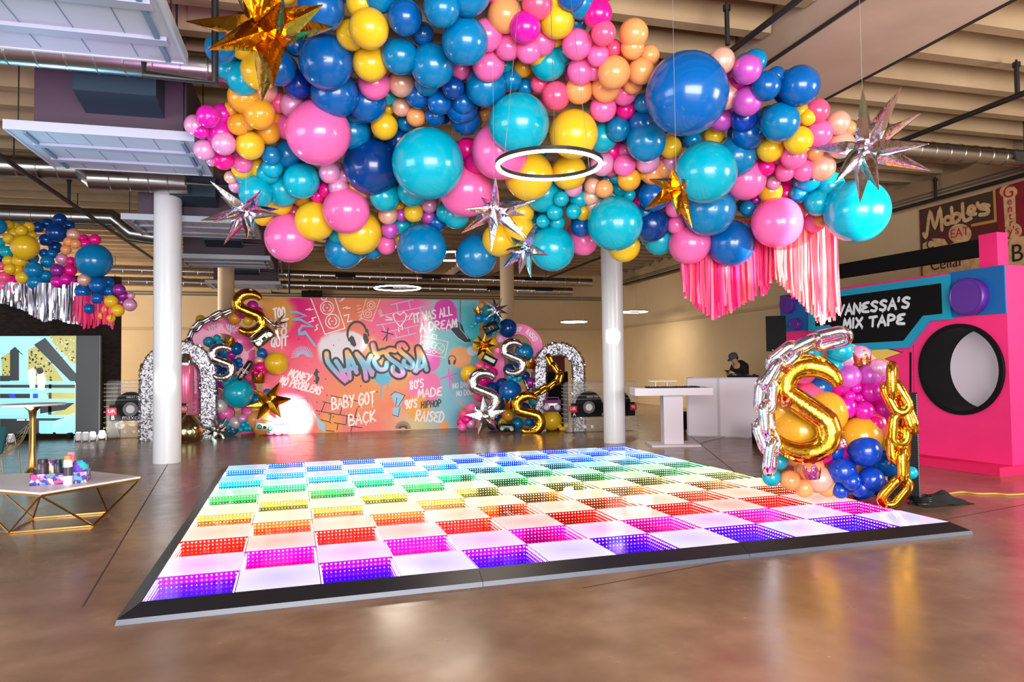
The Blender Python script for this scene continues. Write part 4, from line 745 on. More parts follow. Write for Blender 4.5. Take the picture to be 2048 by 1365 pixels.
def circ(x, y, r, n=20, ry=None, a0=0, a1=360): return [(x+r*math.cos(math.radians(a0+(a1-a0)*k/n)), y-(ry or r)*math.sin(math.radians(a0+(a1-a0)*k/n))) for k in range(n+1)]
def words(name, rows, col, w, z=Z, drip=0, slant=.12):
    def f(b, z):
        for t, p, q, hp in rows: write(b, t, bd(*p), bd(*q), hp*.0137, w*.0139, z, slant, None, drip)
    return draw(name, col, f, z)
words('lettering', [('TOO', (548, 638), (571, 634), 19), ('LEGIT', (541, 657), (576, 654), 15), ('TO', (549, 673), (573, 671), 15), ('QUIT', (542, 694), (575, 691), 17)], white, 3.0, drip=.2)
words('lettering', [('MONEY', (576, 753), (618, 765), 15), ('MO PROBLEMS', (558, 768), (640, 790), 15)], white, 3.0, drip=.15)
words('lettering', [('IT WAS ALL', (828, 646), (905, 630), 17), ('A DREAM', (840, 664), (914, 654), 16)], white, 3.0, drip=.2)
words('lettering', [("80'S", (820, 780), (848, 774), 16), ('MADE', (836, 796), (884, 791), 16)], white, 3, drip=.15)
words('lettering', [("90'S", (809, 818), (834, 815), 16), ('RAISED', (830, 842), (886, 845), 20)], white, 3, drip=.15)
words('lettering', [('HIPHOP', (842, 817), (882, 813), 13)], ink, 2.2)
words('lettering', [('BABY GOT', (664, 820), (750, 806), 22), ('BACK', (698, 852), (752, 842), 20)], white, 3, drip=.2)
words('lettering', [('NO DIGGITY', (906, 778), (956, 770), 10), ('NO DOUBT', (913, 793), (956, 788), 10)], (236, 232, 236), 1.8)
words('dollar_sign', [('$', (628, 766), (640, 764), 22)], ink, 2.6)
def speaker(b, z): 
    L(b, z, 1.8, [(622, 598), (650, 669)], [(670, 597), (690, 657)], [(650, 669), (690, 657)], circ(654, 616, 13), circ(665, 643, 14), circ(654, 616, 8, 8, None, 120, 240), circ(654, 616, 8, 8, None, -60, 60), circ(665, 643, 8, 8, None, 120, 240), circ(665, 643, 8, 8, None, -60, 60), [(653, 616), (656, 616)], [(663, 643), (666, 643)], circ(648, 596, 5, 8, None, 180, 360))
    for x, y, x2, y2 in ((612, 620, 626, 619), (618, 645, 632, 635), (630, 661, 636, 650), (680, 603, 688, 597), (686, 617, 700, 616), (688, 632, 704, 642)): L(b, z, 2.0, [(x, y), ((x+x2)/2+2, y-3), ((x+x2)/2-1, y2+2), (x2, y2)])
draw('speaker_drawing', white, speaker)
def speaker2(b, z):
    L(b, z, 1.3, [(733, 597), (721, 637), (744, 643), (760, 599)], circ(742, 611, 8), circ(735, 628, 8), circ(735, 628, 4), circ(742, 611, 4, 10))
    for k in range(5): L(b, z, 1.2, [(714+k, 612+k*7), (721+k, 611+k*6)], [(756+k, 622+k*3), (762+k, 620+k*3)])
draw('speaker_drawing', (250, 214, 190), speaker2)
def bricks1(b, z): L(b, z, 2, [(782, 610), (826, 600)], [(762, 632), (848, 614)], [(753, 651), (840, 636)], [(776, 664), (836, 651)], [(784, 678), (832, 667)], [(793, 608), (796, 625)], [(817, 602), (821, 617)], [(840, 615), (843, 628)], [(765, 650), (770, 662)], [(790, 664), (793, 675)], [(815, 656), (818, 668)])
draw('brick_drawing', (196, 190, 214), bricks1)
draw('heart_drawing', white, lambda b, z: L(b, z, 2.2, [(800, 654), (789, 640), (786, 630), (792, 625), (800, 630), (808, 624), (813, 631), (810, 641), (800, 654)], [(772, 634), (784, 637)], [(771, 640), (784, 640)], [(814, 634), (826, 626), (820, 634), (818, 640)], [(797, 656), (798, 664)], [(804, 652), (805, 660)]))
def bricks2(b, z): L(b, z, 1.8, [(662, 792), (716, 803)], [(646, 804), (662, 808)], [(632, 822), (714, 836)], [(642, 840), (660, 845)], [(668, 846), (690, 850)], [(700, 853), (724, 856)], [(650, 806), (643, 823)], [(684, 815), (680, 830)], [(714, 818), (710, 834)], [(662, 829), (660, 842)], [(694, 834), (692, 850)], [(676, 848), (674, 860)], [(704, 854), (702, 863)], [(652, 862), (668, 863)])
draw('brick_drawing', (70, 40, 52), bricks2)
def boomb(b, z): 
    L(b, z, 1.4, [(577, 801), (614, 797), (622, 845)], [(592, 850), (622, 844)], circ(602, 822, 16), [(590, 812), (618, 832)], [(588, 820), (612, 838)], [(604, 806), (594, 838)], [(612, 812), (602, 838)], [(596, 808), (616, 822)], [(616, 802), (622, 812), (620, 832)], [(556, 798), (573, 795)])
draw('boombox_drawing', (110, 66, 84), boomb)
def boomw(b, z): L(b, z, 1.4, [(842, 672), (896, 684), (890, 716), (838, 706), (842, 672)], [(863, 676), (865, 669), (874, 671), (873, 678)], circ(850, 690, 9), circ(879, 697, 10), [(872, 690), (886, 704)], [(886, 690), (873, 704)], circ(858, 702, 3.4), circ(868, 704, 3.4), [(864, 684), (872, 686), (871, 698), (863, 696), (864, 684)], [(844, 686), (856, 694)], [(855, 684), (846, 696)])
draw('boombox_drawing', (232, 232, 226), boomw)
draw('lightning_drawing', (110, 178, 208), lambda b, z: (L(b, z, 4, [(580, 625), (592, 624), (612, 632), (584, 639), (602, 640), (626, 654), (604, 652), (598, 662), (602, 668), (610, 664), (630, 692)], [(598, 660), (599, 669), (608, 668)])))
def slinky(b, z):
    for k in range(17): a = math.radians(8+k*10.6); L(b, z, 1.6, [(605+9*math.cos(a), 714-6*math.sin(a)), (605+22*math.cos(a), 717-24*math.sin(a))])
draw('slinky_drawing', (170, 180, 220), slinky)
def slinky2(b, z):
    for k in range(15): a = math.radians(8+k*11.6); L(b, z, 1.2, [(806+5*math.cos(a), 858-3*math.sin(a)), (806+16*math.cos(a), 859-16*math.sin(a))])
draw('slinky_drawing', ink, slinky2)
def phones(b, z):
    L(b, z, 4.2, circ(714, 668, 19, 16, 24, 10, 190)); L(b, z, 3, [(694, 670), (698, 682)], [(735, 660), (737, 672)])
    flat(b, [bd(*p) for p in ((703, 671), (708, 675), (713, 690), (709, 695), (702, 690), (697, 678))], z); flat(b, [bd(*p) for p in ((727, 667), (733, 668), (738, 680), (735, 689), (730, 688), (726, 677))], z)
draw('headphones_drawing', (24, 22, 22), phones, Z*1.5)
draw('headphones_drawing', (40, 40, 60), lambda b, z: (L(b, z, 1.6, circ(904, 720, 7.5, 12, 8, 0, 180)), L(b, z, 4, [(898, 722), (899, 728)], [(910, 722), (908, 728)])))
draw('star_drawing', (24, 22, 22), lambda b, z: L(b, z, 2.2, [(763, 663), (787, 670)], [(776, 657), (773, 682)], [(775, 669), (766, 681)]))
draw('star_drawing', (240, 100, 190), lambda b, z: L(b, z, 3, [(881, 758), (914, 747)], [(897, 739), (900, 778)], [(899, 754), (906, 764)]))
def shoe(b, z): flat(b, [bd(*p) for p in ((914, 643), (920, 646), (924, 650), (930, 668), (942, 681), (942, 686), (930, 686), (916, 676), (902, 661), (904, 654), (912, 656))], z)
draw('sneaker_drawing', (28, 34, 52), shoe); draw('sneaker_outline', (226, 236, 240), lambda b, z: (L(b, z, .9, [(902, 661), (916, 677), (930, 686), (942, 685)], [(918, 646), (920, 658), (930, 670), (936, 678)])), Z*1.5); draw('shoelace', (90, 84, 130), lambda b, z: L(b, z, 1, [(919.5, 601), (919.5, 645)], [(921.5, 601), (921.5, 645)]))
draw('paint_drip', (90, 180, 215), lambda b, z: (flat(b, [bd(*p) for p in ((752, 745), (786, 745), (780, 766), (772, 768), (764, 772), (752, 764))], z), L(b, z, 3, [(762.5, 768), (763, 800)]), L(b, z, 2.4, [(775, 764), (776, 780)])))
draw('cup_drawing', (150, 200, 226), lambda b, z: (flat(b, [bd(*p) for p in ((783, 790), (792, 785), (808, 790), (802, 812), (790, 812))], z), flat(b, [bd(*p) for p in ((786, 816), (803, 816), (796, 836), (786, 830))], z)))
draw('cup_outline', ink, lambda b, z: L(b, z, 1.3, [(781, 791), (790, 784), (810, 791), (802, 804), (797, 813)], [(794, 796), (791, 812)], [(800, 816), (796, 834), (785, 830)]), Z*1.5)
draw('arrow_drawing', (240, 160, 90), lambda b, z: (flat(b, [bd(*p) for p in ((896, 785), (911, 799), (936, 815), (932, 820))], z), flat(b, [bd(*p) for p in ((876, 862), (884, 848), (888, 840), (898, 848), (896, 862))], z)))
draw('blue_splash', (160, 200, 220), lambda b, z: (flat(b, [bd(*p) for p in ((624, 820), (640, 842), (650, 848), (650, 865), (638, 858))], z)))
def specks(b, z):
    for _ in range(60):
        x, y = random.uniform(590, 760), random.uniform(660, 850); flat(b, [bd(*p) for p in circ(x, y, random.choice((.5, .7, 1.4)), 7)[:-1]], z)
draw('paint_specks', ink, specks, Z*.8)
# the name: fat letters, black outline, gradient fill
NAME = [[(653, 707), (658, 728), (690, 762), (683, 741), (672, 723)], [(699, 757), (697, 734), (694, 704)], [(694, 704), (704, 722), (713, 745)], [(688, 742), (712, 735)], [(732, 758), (728, 735), (713, 708)], [(713, 708), (727, 724), (745, 745)], [(744, 750), (736, 728), (742, 712)],
        [(768, 704), (752, 708), (748, 698), (746, 690)], [(756, 713), (748, 722), (757, 738), (770, 738), (774, 726)], [(790, 702), (780, 700), (772, 706), (780, 718), (800, 733), (806, 748), (796, 752), (786, 744), (786, 734)], [(812, 697), (806, 690), (798, 692), (800, 702), (818, 718), (826, 730), (820, 736), (808, 730), (808, 722)],
        [(832, 743), (838, 720), (836, 697)], [(836, 697), (846, 716), (853, 740)], [(830, 742), (851, 729)]]
def name(b, z, w):
    for st in NAME: ribbon(b, [(v.x, v.y) for v in smooth_path([(*bd(*p), 0) for p in st], 5)] if len(st) > 2 else [bd(*p) for p in st], w*.0139, z)
draw('name_outline', (20, 24, 34), lambda b, z: name(b, z, 17), Z*2.2)
gm = P('name_gradient', (255, 255, 255), .5); nt = gm.node_tree; tc = nt.nodes.new('ShaderNodeTexCoord'); sx = nt.nodes.new('ShaderNodeSeparateXYZ'); mr = nt.nodes.new('ShaderNodeMapRange'); cr = nt.nodes.new('ShaderNodeValToRGB')
nt.links.new(tc.outputs['Object'], sx.inputs[0]); nt.links.new(sx.outputs[2], mr.inputs[0]); mr.inputs[1].default_value = bd(750, 770)[1]; mr.inputs[2].default_value = bd(750, 688)[1]; nt.links.new(mr.outputs[0], cr.inputs[0]); nt.links.new(cr.outputs[0], nt.nodes['Principled BSDF'].inputs['Base Color'])
e = cr.color_ramp.elements; e[0].color = (*lin((246, 110, 190)), 1); e[1].color = (*lin((250, 100, 150)), 1)
for p, c in ((.25, (205, 150, 205)), (.45, (110, 180, 215)), (.62, (150, 195, 215)), (.75, (236, 190, 120)), (.88, (246, 140, 100))): e.new(p).color = (*lin(c), 1)
draw('name_lettering', gm, lambda b, z: name(b, z, 8.5), Z*3.4)
# ================================================================ arches
def arch_outline(w, h, n=24): return [(-w/2, 0)]+[(-w/2*math.cos(PI*k/n), h-w/2+w/2*math.sin(PI*k/n)) for k in range(n+1)]+[(w/2, 0)]
def arch_body(bm, wo, ho, wi, hi, d):
    A, B = arch_outline(wo, ho), arch_outline(wi, hi); n = len(A)
    va = [[bm.verts.new((p[0], y, p[1])) for p in A] for y in (0, d)]; vb = [[bm.verts.new((p[0], y, p[1])) for p in B] for y in (0, d)]
    for i in range(n-1):
        bm.faces.new((va[0][i], va[0][i+1], vb[0][i+1], vb[0][i])); bm.faces.new((va[1][i], vb[1][i], vb[1][i+1], va[1][i+1]))
        bm.faces.new((va[0][i], va[1][i], va[1][i+1], va[0][i+1])); bm.faces.new((vb[0][i], vb[0][i+1], vb[1][i+1], vb[1][i]))
    for i in (0, n-1): bm.faces.new((va[0][i], vb[0][i], vb[1][i], va[1][i]))
    return bm
def arch_text(b, txt, R, a0, a1, h, w, cz):
    S, tw = strokes(txt, h)
    for st in S:
        q = []
        for x, y in st: a = math.radians(a0+(a1-a0)*x/tw); q.append((-(R+y)*math.cos(a), cz+(R+y)*math.sin(a)))
        ribbon(b, q, w, 0)
archp = P('arch_pink_paint', (240, 44, 150), .4, coat=.2)
def pink_arch(px, t, wpx, topy, inner, texts, label, yaw, mat=archp):
    c = at_t(*px, t); k = t/FPX; w = wpx*k; top = at_t(px[0], topy, t).z; M = Matrix.Translation((c.x, c.y, 0)) @ Matrix.Rotation(-math.atan2(c.x, c.y)+math.radians(yaw), 4, 'Z')
    th = thing('pink_arch', label, 'arch', M=M, group=None); ro = w/2; ri = ro*inner
    obj('arch_panel', arch_body(new_bm(), w, top, ri*2, top-(ro-ri), .38), mat, th, True)
    b = new_bm(); hl = (ro-ri)*.48; R = (ro+ri)/2-hl/2
    for s, a0, a1 in texts: arch_text(b, s, R, a0, a1, hl, .02, top-ro)
    obj('lettering', b, P('paint_222_232_240', (222, 232, 240), .5), th, False, M=Matrix.Translation((0, -.006, 0)) @ Matrix.Rotation(PI/2, 4, 'X')); return th
pink_arch((445, 760), 18.7, 124, 640, .56, [("80'S", 58, 84), ('MADE', 97, 124)], "hot pink arch lettered 80's made, beside the first white column", 4)
pink_arch((1037, 760), 19.0, 98, 648, .57, [("90'S", 18, 42), ('HIP', 56, 72), ('HOP', 84, 102), ('RAISED', 118, 158)], "bubblegum pink arch lettered 90's hip hop raised, beyond the backdrop's turquoise end", -4, P('arch_light_pink_paint', (244, 92, 170), .4, coat=.2))
crm = foil('crumpled_foil', (236, 234, 238), .1, irid=.08)
def foil_arch(px, t, wpx, topy, inner, label, yaw=0):
    """arch wrapped in curled foil fringe"""
    c = at_t(*px, t); k = t/FPX; w = wpx*k; top = at_t(px[0], topy, t).z; M = Matrix.Translation((c.x, c.y, 0)) @ Matrix.Rotation(-math.atan2(c.x, c.y)+math.radians(yaw), 4, 'Z')
    th = thing('foil_arch', label, 'arch', M=M, group='arches wrapped in silver foil'); ro = w/2; ri = ro*inner; d = .3
    obj('arch_core', arch_body(new_bm(), w*.96, top-.02, ri*2.06, top-(ro-ri), d), P('foil_core', (150, 150, 156), .4, metal=.8), th, True)
    b = new_bm(); rm = (ro+ri)/2; per = 2*(top-ro)+PI*rm
    for _ in range(2600):
        s = random.random()*per
        if s < top-ro: x, z, nx, nz = -rm, s, -1, 0
        elif s < top-ro+PI*rm: a = (s-top+ro)/rm; x, z = -rm*math.cos(a), top-ro+rm*math.sin(a); nx, nz = -math.cos(a), math.sin(a)
        else: x, z, nx, nz = rm, per-s, 1, 0
        q = random.uniform(-1, 1)*(ro-ri)*.55; f = random.choice((0, 0, 0, 1, 2)); y = random.uniform(-.03, .02) if f == 0 else random.uniform(0, d)
        if f: q = (ro-ri)*.5*(1 if f == 1 else -1)
        p = Vector((x+nx*q, y, max(.02, z+nz*q))); e = Vector((random.uniform(-1, 1), random.uniform(-1, .2), random.uniform(-1, 1))).normalized(); g = e.orthogonal().normalized(); ln = random.uniform(.04, .11); wd = .022
        curl = e.cross(g)*random.uniform(-.04, .04); V = [b.verts.new(p+v) for v in (-e*ln/2-g*wd/2, -e*ln/2+g*wd/2, curl+g*wd/2, curl-g*wd/2, e*ln/2+g*wd/2, e*ln/2-g*wd/2)]
        b.faces.new((V[0], V[1], V[2], V[3])); b.faces.new((V[3], V[2], V[4], V[5]))
    o = obj('foil_fringe', b, crm, th, False); return th
foil_arch((1119, 770), 18.55, 100, 686, .54, 'silver foil arch standing behind the gold chain, right of the pink arches', 0)
foil_arch((358, 770), 17.6, 140, 683, .56, 'silver foil arch half hidden behind the first white column', 0)
# ---------------------------------------------------------------- inflatable cassettes
clear = P('clear_vinyl', (225, 222, 215), .08, spec=.7, alpha=.13); clear2 = P('clear_vinyl_rib', (232, 228, 220), .12, spec=.8, alpha=.34)
def cassette(pos, w, h, yaw, side, label):
    M = Matrix.Translation(pos) @ Matrix.Rotation(math.radians(yaw), 4, 'Z'); th = thing('inflatable_cassette', label, 'inflatable cassette', M=M, group='clear inflatable cassettes'); d = .42
    b = new_bm(); N = 8; prof = []
    for k in range(4):
        cx, cz = ((1, 1), (-1, 1), (-1, -1), (1, -1))[k]
        for j in range(5): a = math.radians(90*k+22.5*j); prof.append((cx*(w/2-.1)+.1*math.cos(a), h/2+cz*(h/2-.1)+.1*math.sin(a)))
    for y, s in ((0, .94), (d*.2, 1), (d*.8, 1), (d, .94)): pass
    rings = [[b.verts.new((p[0]*s, y, (p[1]-h/2)*s+h/2)) for p in prof] for y, s in ((0, .95), (d*.22, 1), (d*.78, 1), (d, .95))]
    for A, B in zip(rings, rings[1:]):
        for i in range(len(A)): b.faces.new((A[i], A[(i+1) % len(A)], B[(i+1) % len(A)], B[i]))
    b.faces.new(rings[0][::-1]); b.faces.new(rings[-1]); body = obj('clear_body', b, clear, th)
    b = new_bm()
    for z in [h*(.66+.068*k) for k in range(5)]: tube(b, [(-w/2, .0, z), (-w/2-.02, d/2, z), (-w/2, d, z)], .012, 6); tube(b, [(w/2, 0, z), (w/2+.02, d/2, z), (w/2, d, z)], .012, 6); tube(b, [(-w/2*.96, -.004, z), (w/2*.96, -.004, z)], .012, 6)
    for z in [h*(.1+.09*k) for k in range(6)]: tube(b, [(-w/2, .0, z), (-w/2-.02, d/2, z), (-w/2, d, z)], .012, 6); tube(b, [(w/2, 0, z), (w/2+.02, d/2, z), (w/2, d, z)], .012, 6)
    tube(b, [(-w*.33, -.01, h*.04), (-w*.36, -.01, h*.27), (w*.36, -.01, h*.27), (w*.33, -.01, h*.04)], .014, 6)
    obj('welded_ribs', b, clear2, body)
    Z0 = -.012; F = lambda b: b
    b = new_bm(); box2(b, (-w*.44, Z0, h*.31), (w*.44, Z0+.004, h*.58))
    for cx in (-w*.2, w*.2): prism(b, [(cx+w*.18*math.cos(2*PI*k/28), h*.56+w*.17*math.sin(2*PI*k/28)) for k in range(28)], 0, .004, Matrix.Translation((0, Z0+.004, 0)) @ Matrix.Rotation(PI/2, 4, 'X'))
    obj('black_label', b, P('black_print', (9, 8, 8), .5, spec=.25), th, False)
    for cx in (-w*.2, w*.2):
        b = new_bm(); Mx = Matrix.Translation((cx, Z0-.002, h*.5)) @ Matrix.Rotation(PI/2, 4, 'X'); r = h*.115
        lathe(b, [(r*.62, 0), (r*1.05, 0), (r*1.05, .02), (r*.62, .02), (r*.62, 0)], 24, Mx)
        o = obj('reel', b, P('reel_grey', (128, 122, 126), .3, alpha=.8), th)
        b = new_bm()
        for k in range(6): a = PI/3*k; box(b, (cx+r*.46*math.cos(a), Z0-.01, h*.5+r*.46*math.sin(a)), (r*.2, .012, r*.14), Matrix.Rotation(-a, 3, 'Y'))
        lathe(b, [(r*.5, 0), (r*.6, 0), (r*.6, .022), (r*.5, .022)], 24, Mx); obj('reel_teeth', b, P('paint_246_236_236', (246, 236, 236), .5), o, False)
    FMx = lambda x, z: Matrix.Translation((x, Z0-.006, z)) @ Matrix.Rotation(PI/2, 4, 'X'); wt = P('paint_246_236_236', (246, 236, 236), .5)
    for q in (((-w*.47, Z0-.004, h*.41), (-w*.36, Z0, h*.53)), ((w*.37, Z0-.004, h*.42), (w*.46, Z0, h*.54))): b = new_bm(); box2(b, *q); obj('red_label', b, P('red_print', (206, 22, 50), .4), th, False)
    font_text('lettering', 'UR', h*.085, wt, th, FMx(-w*.415, h*.475)); font_text('lettering', '90', h*.085, wt, th, FMx(w*.415, h*.48)); font_text('lettering', side, h*.1, wt, th, FMx(-w*.4, h*.36)); font_text('lettering', 'maxchill', h*.115, wt, th, FMx(w*(-.16 if side == 'B' else .1), h*.36)); font_text('lettering', 'GREAT FOR PLAYING AT VOLUME', h*.045, wt, th, FMx(0, h*.7))
    b = new_bm()
    for cx in (-w*.26, -w*.16, w*.16, w*.26): lathe(b, [(.02, 0), (.04, 0), (.04, .01), (.02, .01)], 14, Matrix.Translation((cx, -.012, h*.12)) @ Matrix.Rotation(PI/2, 4, 'X'))
    obj('grommets', b, wt, th); return th
a = at_z(205, 881); cassette((a.x+1.0, a.y+.1, 0), 2.05, 1.47, -6, 'B', 'clear inflatable cassette with side B print, beside the video wall')
a = at_z(1136, 868); cassette((a.x+.95, a.y, 0), 1.92, 1.28, -3, 'A', 'clear inflatable cassette with side A print, behind the second white column')
# ---------------------------------------------------------------- printed foil props among the balloons
def prop(name, px, t, roll, label, cat='foil balloon', group=None): return thing(name, label, cat, M=billboard(px, t, roll), group=group)
def puffy(b, w, h, d, c=(0, 0, 0), r=.25):
    """pillow-like box, centre c"""
    n = 10; m = 6
    def pt(u, v, s): x = math.copysign(abs(u)**1, u); e = (1-abs(u)**4)*(1-abs(v)**4); return (c[0]+u*w/2, c[1]+s*d/2*(.25+.75*max(0, e)**.5), c[2]+v*h/2)
    for s in (-1, 1):
        g_ = [[b.verts.new(pt(-1+2*i/n, -1+2*j/m, s)) for j in range(m+1)] for i in range(n+1)]
        for i in range(n):
            for j in range(m): b.faces.new((g_[i][j], g_[i+1][j], g_[i+1][j+1], g_[i][j+1]))
        if s == -1: G0 = g_
    ed = lambda g_: [g_[i][0] for i in range(n+1)]+[g_[n][j] for j in range(1, m+1)]+[g_[i][m] for i in range(n-1, -1, -1)]+[g_[0][j] for j in range(m-1, 0, -1)]
    A, B = ed(G0), ed(g_)
    for i in range(len(A)): b.faces.new((A[i], A[(i+1) % len(A)], B[(i+1) % len(A)], B[i]))
    return b
wt = P('paint_246_236_236', (246, 236, 236), .5)
def boomfoil(px, t, wpx, hpx, roll, body, spk, label):
    k = t/FPX; w, h = wpx*k, hpx*k; th = prop('boombox_balloon', px, t, roll, label, 'foil balloon', 'boombox shaped foil balloons'); obj('body', puffy(new_bm(), w, h, h*.5), body, th)
    for sx in (-1, 1): b = new_bm(); lathe(b, [(h*.25, 0), (h*.25, .03), (h*.17, .035), (h*.15, .02), (0, .02)], 20, Matrix.Translation((sx*w*.3, -h*.24, -h*.12)) @ Matrix.Rotation(PI/2, 4, 'X')); obj('speaker', b, spk, th)
    b = new_bm(); box(b, (0, -h*.25, -h*.1), (w*.2, .02, h*.26)); obj('tape_deck', b, P('black_print', (9, 8, 8), .5, spec=.25), th, False)
    b = new_bm(); tube(b, [(-w*.38, 0, h*.48), (-w*.36, 0, h*.68), (w*.36, 0, h*.68), (w*.38, 0, h*.48)], h*.05, 8); obj('handle', b, body, th); return th
boomfoil((526, 676), 17.9, 44, 24, -42, foil('olive_foil', (172, 176, 140), .18), foil('silver_foil', (222, 222, 226), .1), 'silver green boombox balloon tilted under the tall gold S')
boomfoil((982, 656), 18.2, 30, 20, -26, P('dark_green_foil', (34, 46, 40), .2, metal=.6), P('black_print', (9, 8, 8), .5, spec=.25), 'dark green boombox balloon among the small turquoise balloons')
boomfoil((530, 853), 17.6, 34, 20, 12, P('cream_foil', (214, 206, 160), .2, metal=.4), P('speaker_teal', (20, 96, 104), .3), 'cream boombox balloon with teal speakers on the floor by the backdrop')
boomfoil((1104, 812), 18.3, 36, 24, 0, P('purple_foil', (140, 84, 130), .2, metal=.5), P('speaker_grey', (150, 160, 160), .3), 'purple boombox balloon above the yellow floor balloon')
boomfoil((1014, 856), 18.0, 32, 16, 4, P('dark_green_foil', (34, 46, 40), .2, metal=.6), P('speaker_grey', (150, 160, 160), .3), 'black boombox balloon lying on the floor before the lower gold S')
th = prop('cassette_balloon', (979, 720), 18.1, 28, 'dark green cassette tape balloon beside the second pink arch'); k = 18.1/FPX
obj('body', puffy(new_bm(), 30*k, 17*k, 8*k), P('dark_green_foil', (34, 46, 40), .2, metal=.6), th); b = new_bm(); box(b, (0, -4.1*k, 1*k), (22*k, .012, 7*k)); obj('label', b, P('cassette_label', (150, 170, 150), .4), th, False)
def mic(px, t, ln, roll, label):
    k = t/FPX; th = prop('microphone_balloon', px, t, roll, label, 'foil balloon', 'black microphone balloons'); b = new_bm(); r = 6*k*ln/46; prof = [(0, -ln*k/2)]+[(r*math.sin(PI/2*i/5), -ln*k/2+r*(1-math.cos(PI/2*i/5))) for i in range(1, 6)]+[(r*1.15, ln*k/2-r)]+[(r*1.15*math.cos(PI/2*i/5), ln*k/2-r+r*math.sin(PI/2*i/5)) for i in range(1, 6)]
    prof[-1] = (0, ln*k/2); obj('body', lathe(b, prof, 20), P('black_balloon', (20, 20, 22), .25, coat=.3), th)
    b = new_bm()
    for i, (a, q) in enumerate(((-.3, .2), (-.22, .25), (-.1, .3))): box(b, (0, -r*1.1, a*ln*k), (r*1.0, .012, .012))
    font_text('lettering', 'STRAIGHT\nFROM THE\n80S', r*.5, wt, th, Matrix.Translation((0, -r*1.2, -.05*ln*k)) @ Matrix.Rotation(PI/2, 4, 'X'), .001); obj('stripes', b, wt, th, False); return th
mic((490, 742), 17.7, 46, 32, 'black microphone shaped balloon with white print across the first pink arch'); mic((1053, 770), 18.1, 26, -20, 'black microphone shaped balloon behind the printed royal blue balloon')
th = prop('spray_can_balloon', (372, 764), 17.2, 0, 'pink spray can foil balloon with a silver cap inside the foil arch'); k = 17.2/FPX
obj('can', lathe(new_bm(), [(0, -42*k), (13*k, -42*k), (15*k, -38*k), (15*k, 30*k), (13*k, 34*k), (0, 34*k)], 28), P('can_pink', (250, 120, 160), .25, metal=.3), th)
obj('cap', lathe(new_bm(), [(13.5*k, 33*k), (14*k, 40*k), (9*k, 50*k), (7*k, 56*k), (0, 56*k)], 28), foil('silver_foil', (222, 222, 226), .1), th)
th = prop('bulb_balloon', (378, 864), 17.0, 0, 'big gold foil bulb balloon on the floor at the white column'); obj('foil', lathe(new_bm(), [(0, -.36), (.14, -.34), (.3, -.2), (.36, 0), (.3, .2), (.16, .34), (.1, .44), (0, .46)], 28, Matrix.Diagonal((1, 1, .9, 1))), foil('pale_gold_foil', (214, 196, 130), .14, .1, .5, 8), th)
# crates glimpsed through the silver arch
t_ = thing('equipment_crate', 'dark red and black equipment crate seen through the silver arch', 'crate', at_z(1120, 848)+Vector((.2, 1.2, 0))); b = new_bm(); box2(b, (-.5, 0, 0), (.5, .6, 1.5)); obj('body', b, blk, t_, False); b = new_bm(); box2(b, (-.45, .0, 1.5), (.4, .6, 1.95)); box2(b, (-.5, -.05, 1.93), (.62, .65, 2.0)); obj('top_box', b, P('crate_red', (120, 30, 34), .5), t_, False)
# ================================================================ giant boombox prop
pinkp = P('boombox_pink_paint', (238, 40, 120), .5, var=(3, (226, 30, 108), .4)); bluep = P('boombox_blue_paint', (0, 92, 160), .45); cyanp = P('boombox_cyan_paint', (0, 150, 186), .45); purp = P('boombox_purple_paint', (84, 34, 140), .35); blkp = P('boombox_black_paint', (8, 9, 10), .7, spec=.2)
A0 = at_z(2026, 950, .0); HB = at_y(2012, 530, A0.y).z; B0 = at_z(1562, 592, HB); B0.z = 0; A0.z = 0
bxx = (A0-B0).normalized(); BM = frame_m(B0, bxx, (0, 0, 1)); BN = Vector((BM[0][2], BM[1][2], 0)); BW = (A0-B0).length
def bu(px, py, off=0.0):
    d = ray(px, py); q = B0+BN*off; p = CAM+d*((q-CAM).dot(BN)/d.dot(BN)); return ((p-B0).dot(bxx), p.z)
bx_ = thing('boombox_prop', 'giant pink and blue boombox photo prop with a round opening', 'boombox', M=BM)
hc = bu(1921, 739); hr = (bu(1921, 651)[1]-bu(1921, 828)[1])/2; TH_ = 1.25
b = new_bm(); o4 = [b.verts.new(p) for p in ((0, 0, 0), (BW, 0, 0), (BW, HB, 0), (0, HB, 0))]; ci = [b.verts.new((hc[0]+hr*math.cos(2*PI*k/48), hc[1]+hr*math.sin(2*PI*k/48), 0)) for k in range(48)]
ed = [b.edges.new((o4[i], o4[(i+1) % 4])) for i in range(4)]+[b.edges.new((ci[i], ci[(i+1) % 48])) for i in range(48)]
bmesh.ops.triangle_fill(b, edges=ed, use_beauty=True)
back = [b.verts.new((p.co.x, p.co.y, -TH_)) for p in o4]; b.faces.new(back)
for i in range(4): b.faces.new((o4[i], o4[(i+1) % 4], back[(i+1) % 4], back[i]))
obj('body', b, pinkp, bx_, False)
b = new_bm(); prof = [(hr*1.0, .02), (hr*1.0, -.62), (hr*.93, -.62), (hr*.93, .05), (hr*1.03, .05), (hr*1.03, 0)]; lathe(b, prof[:], 48, Matrix.Translation((hc[0], hc[1], 0)))
for f in [f for f in b.faces if len(f.verts) > 4]: b.faces.remove(f)
sp = obj('speaker_tunnel', b, blkp, bx_, True)
b = new_bm(); prism(b, [(hc[0]+hr*.94*math.cos(2*PI*k/48), hc[1]+hr*.94*math.sin(2*PI*k/48)) for k in range(48)], -.62, -.6); obj('frosted_screen', b, P('frosted_screen', (214, 200, 206), .25, coat=.5, emit=(226, 205, 222), estr=.18), sp, False)  # faint glow put into the pane, which is no lamp
def slab(name, px, mat, z1, z0=0.0, parent=bx_): b = new_bm(); prism(b, [bu(*p) for p in px], z0+.001, z1); return obj(name, b, mat, parent, False)
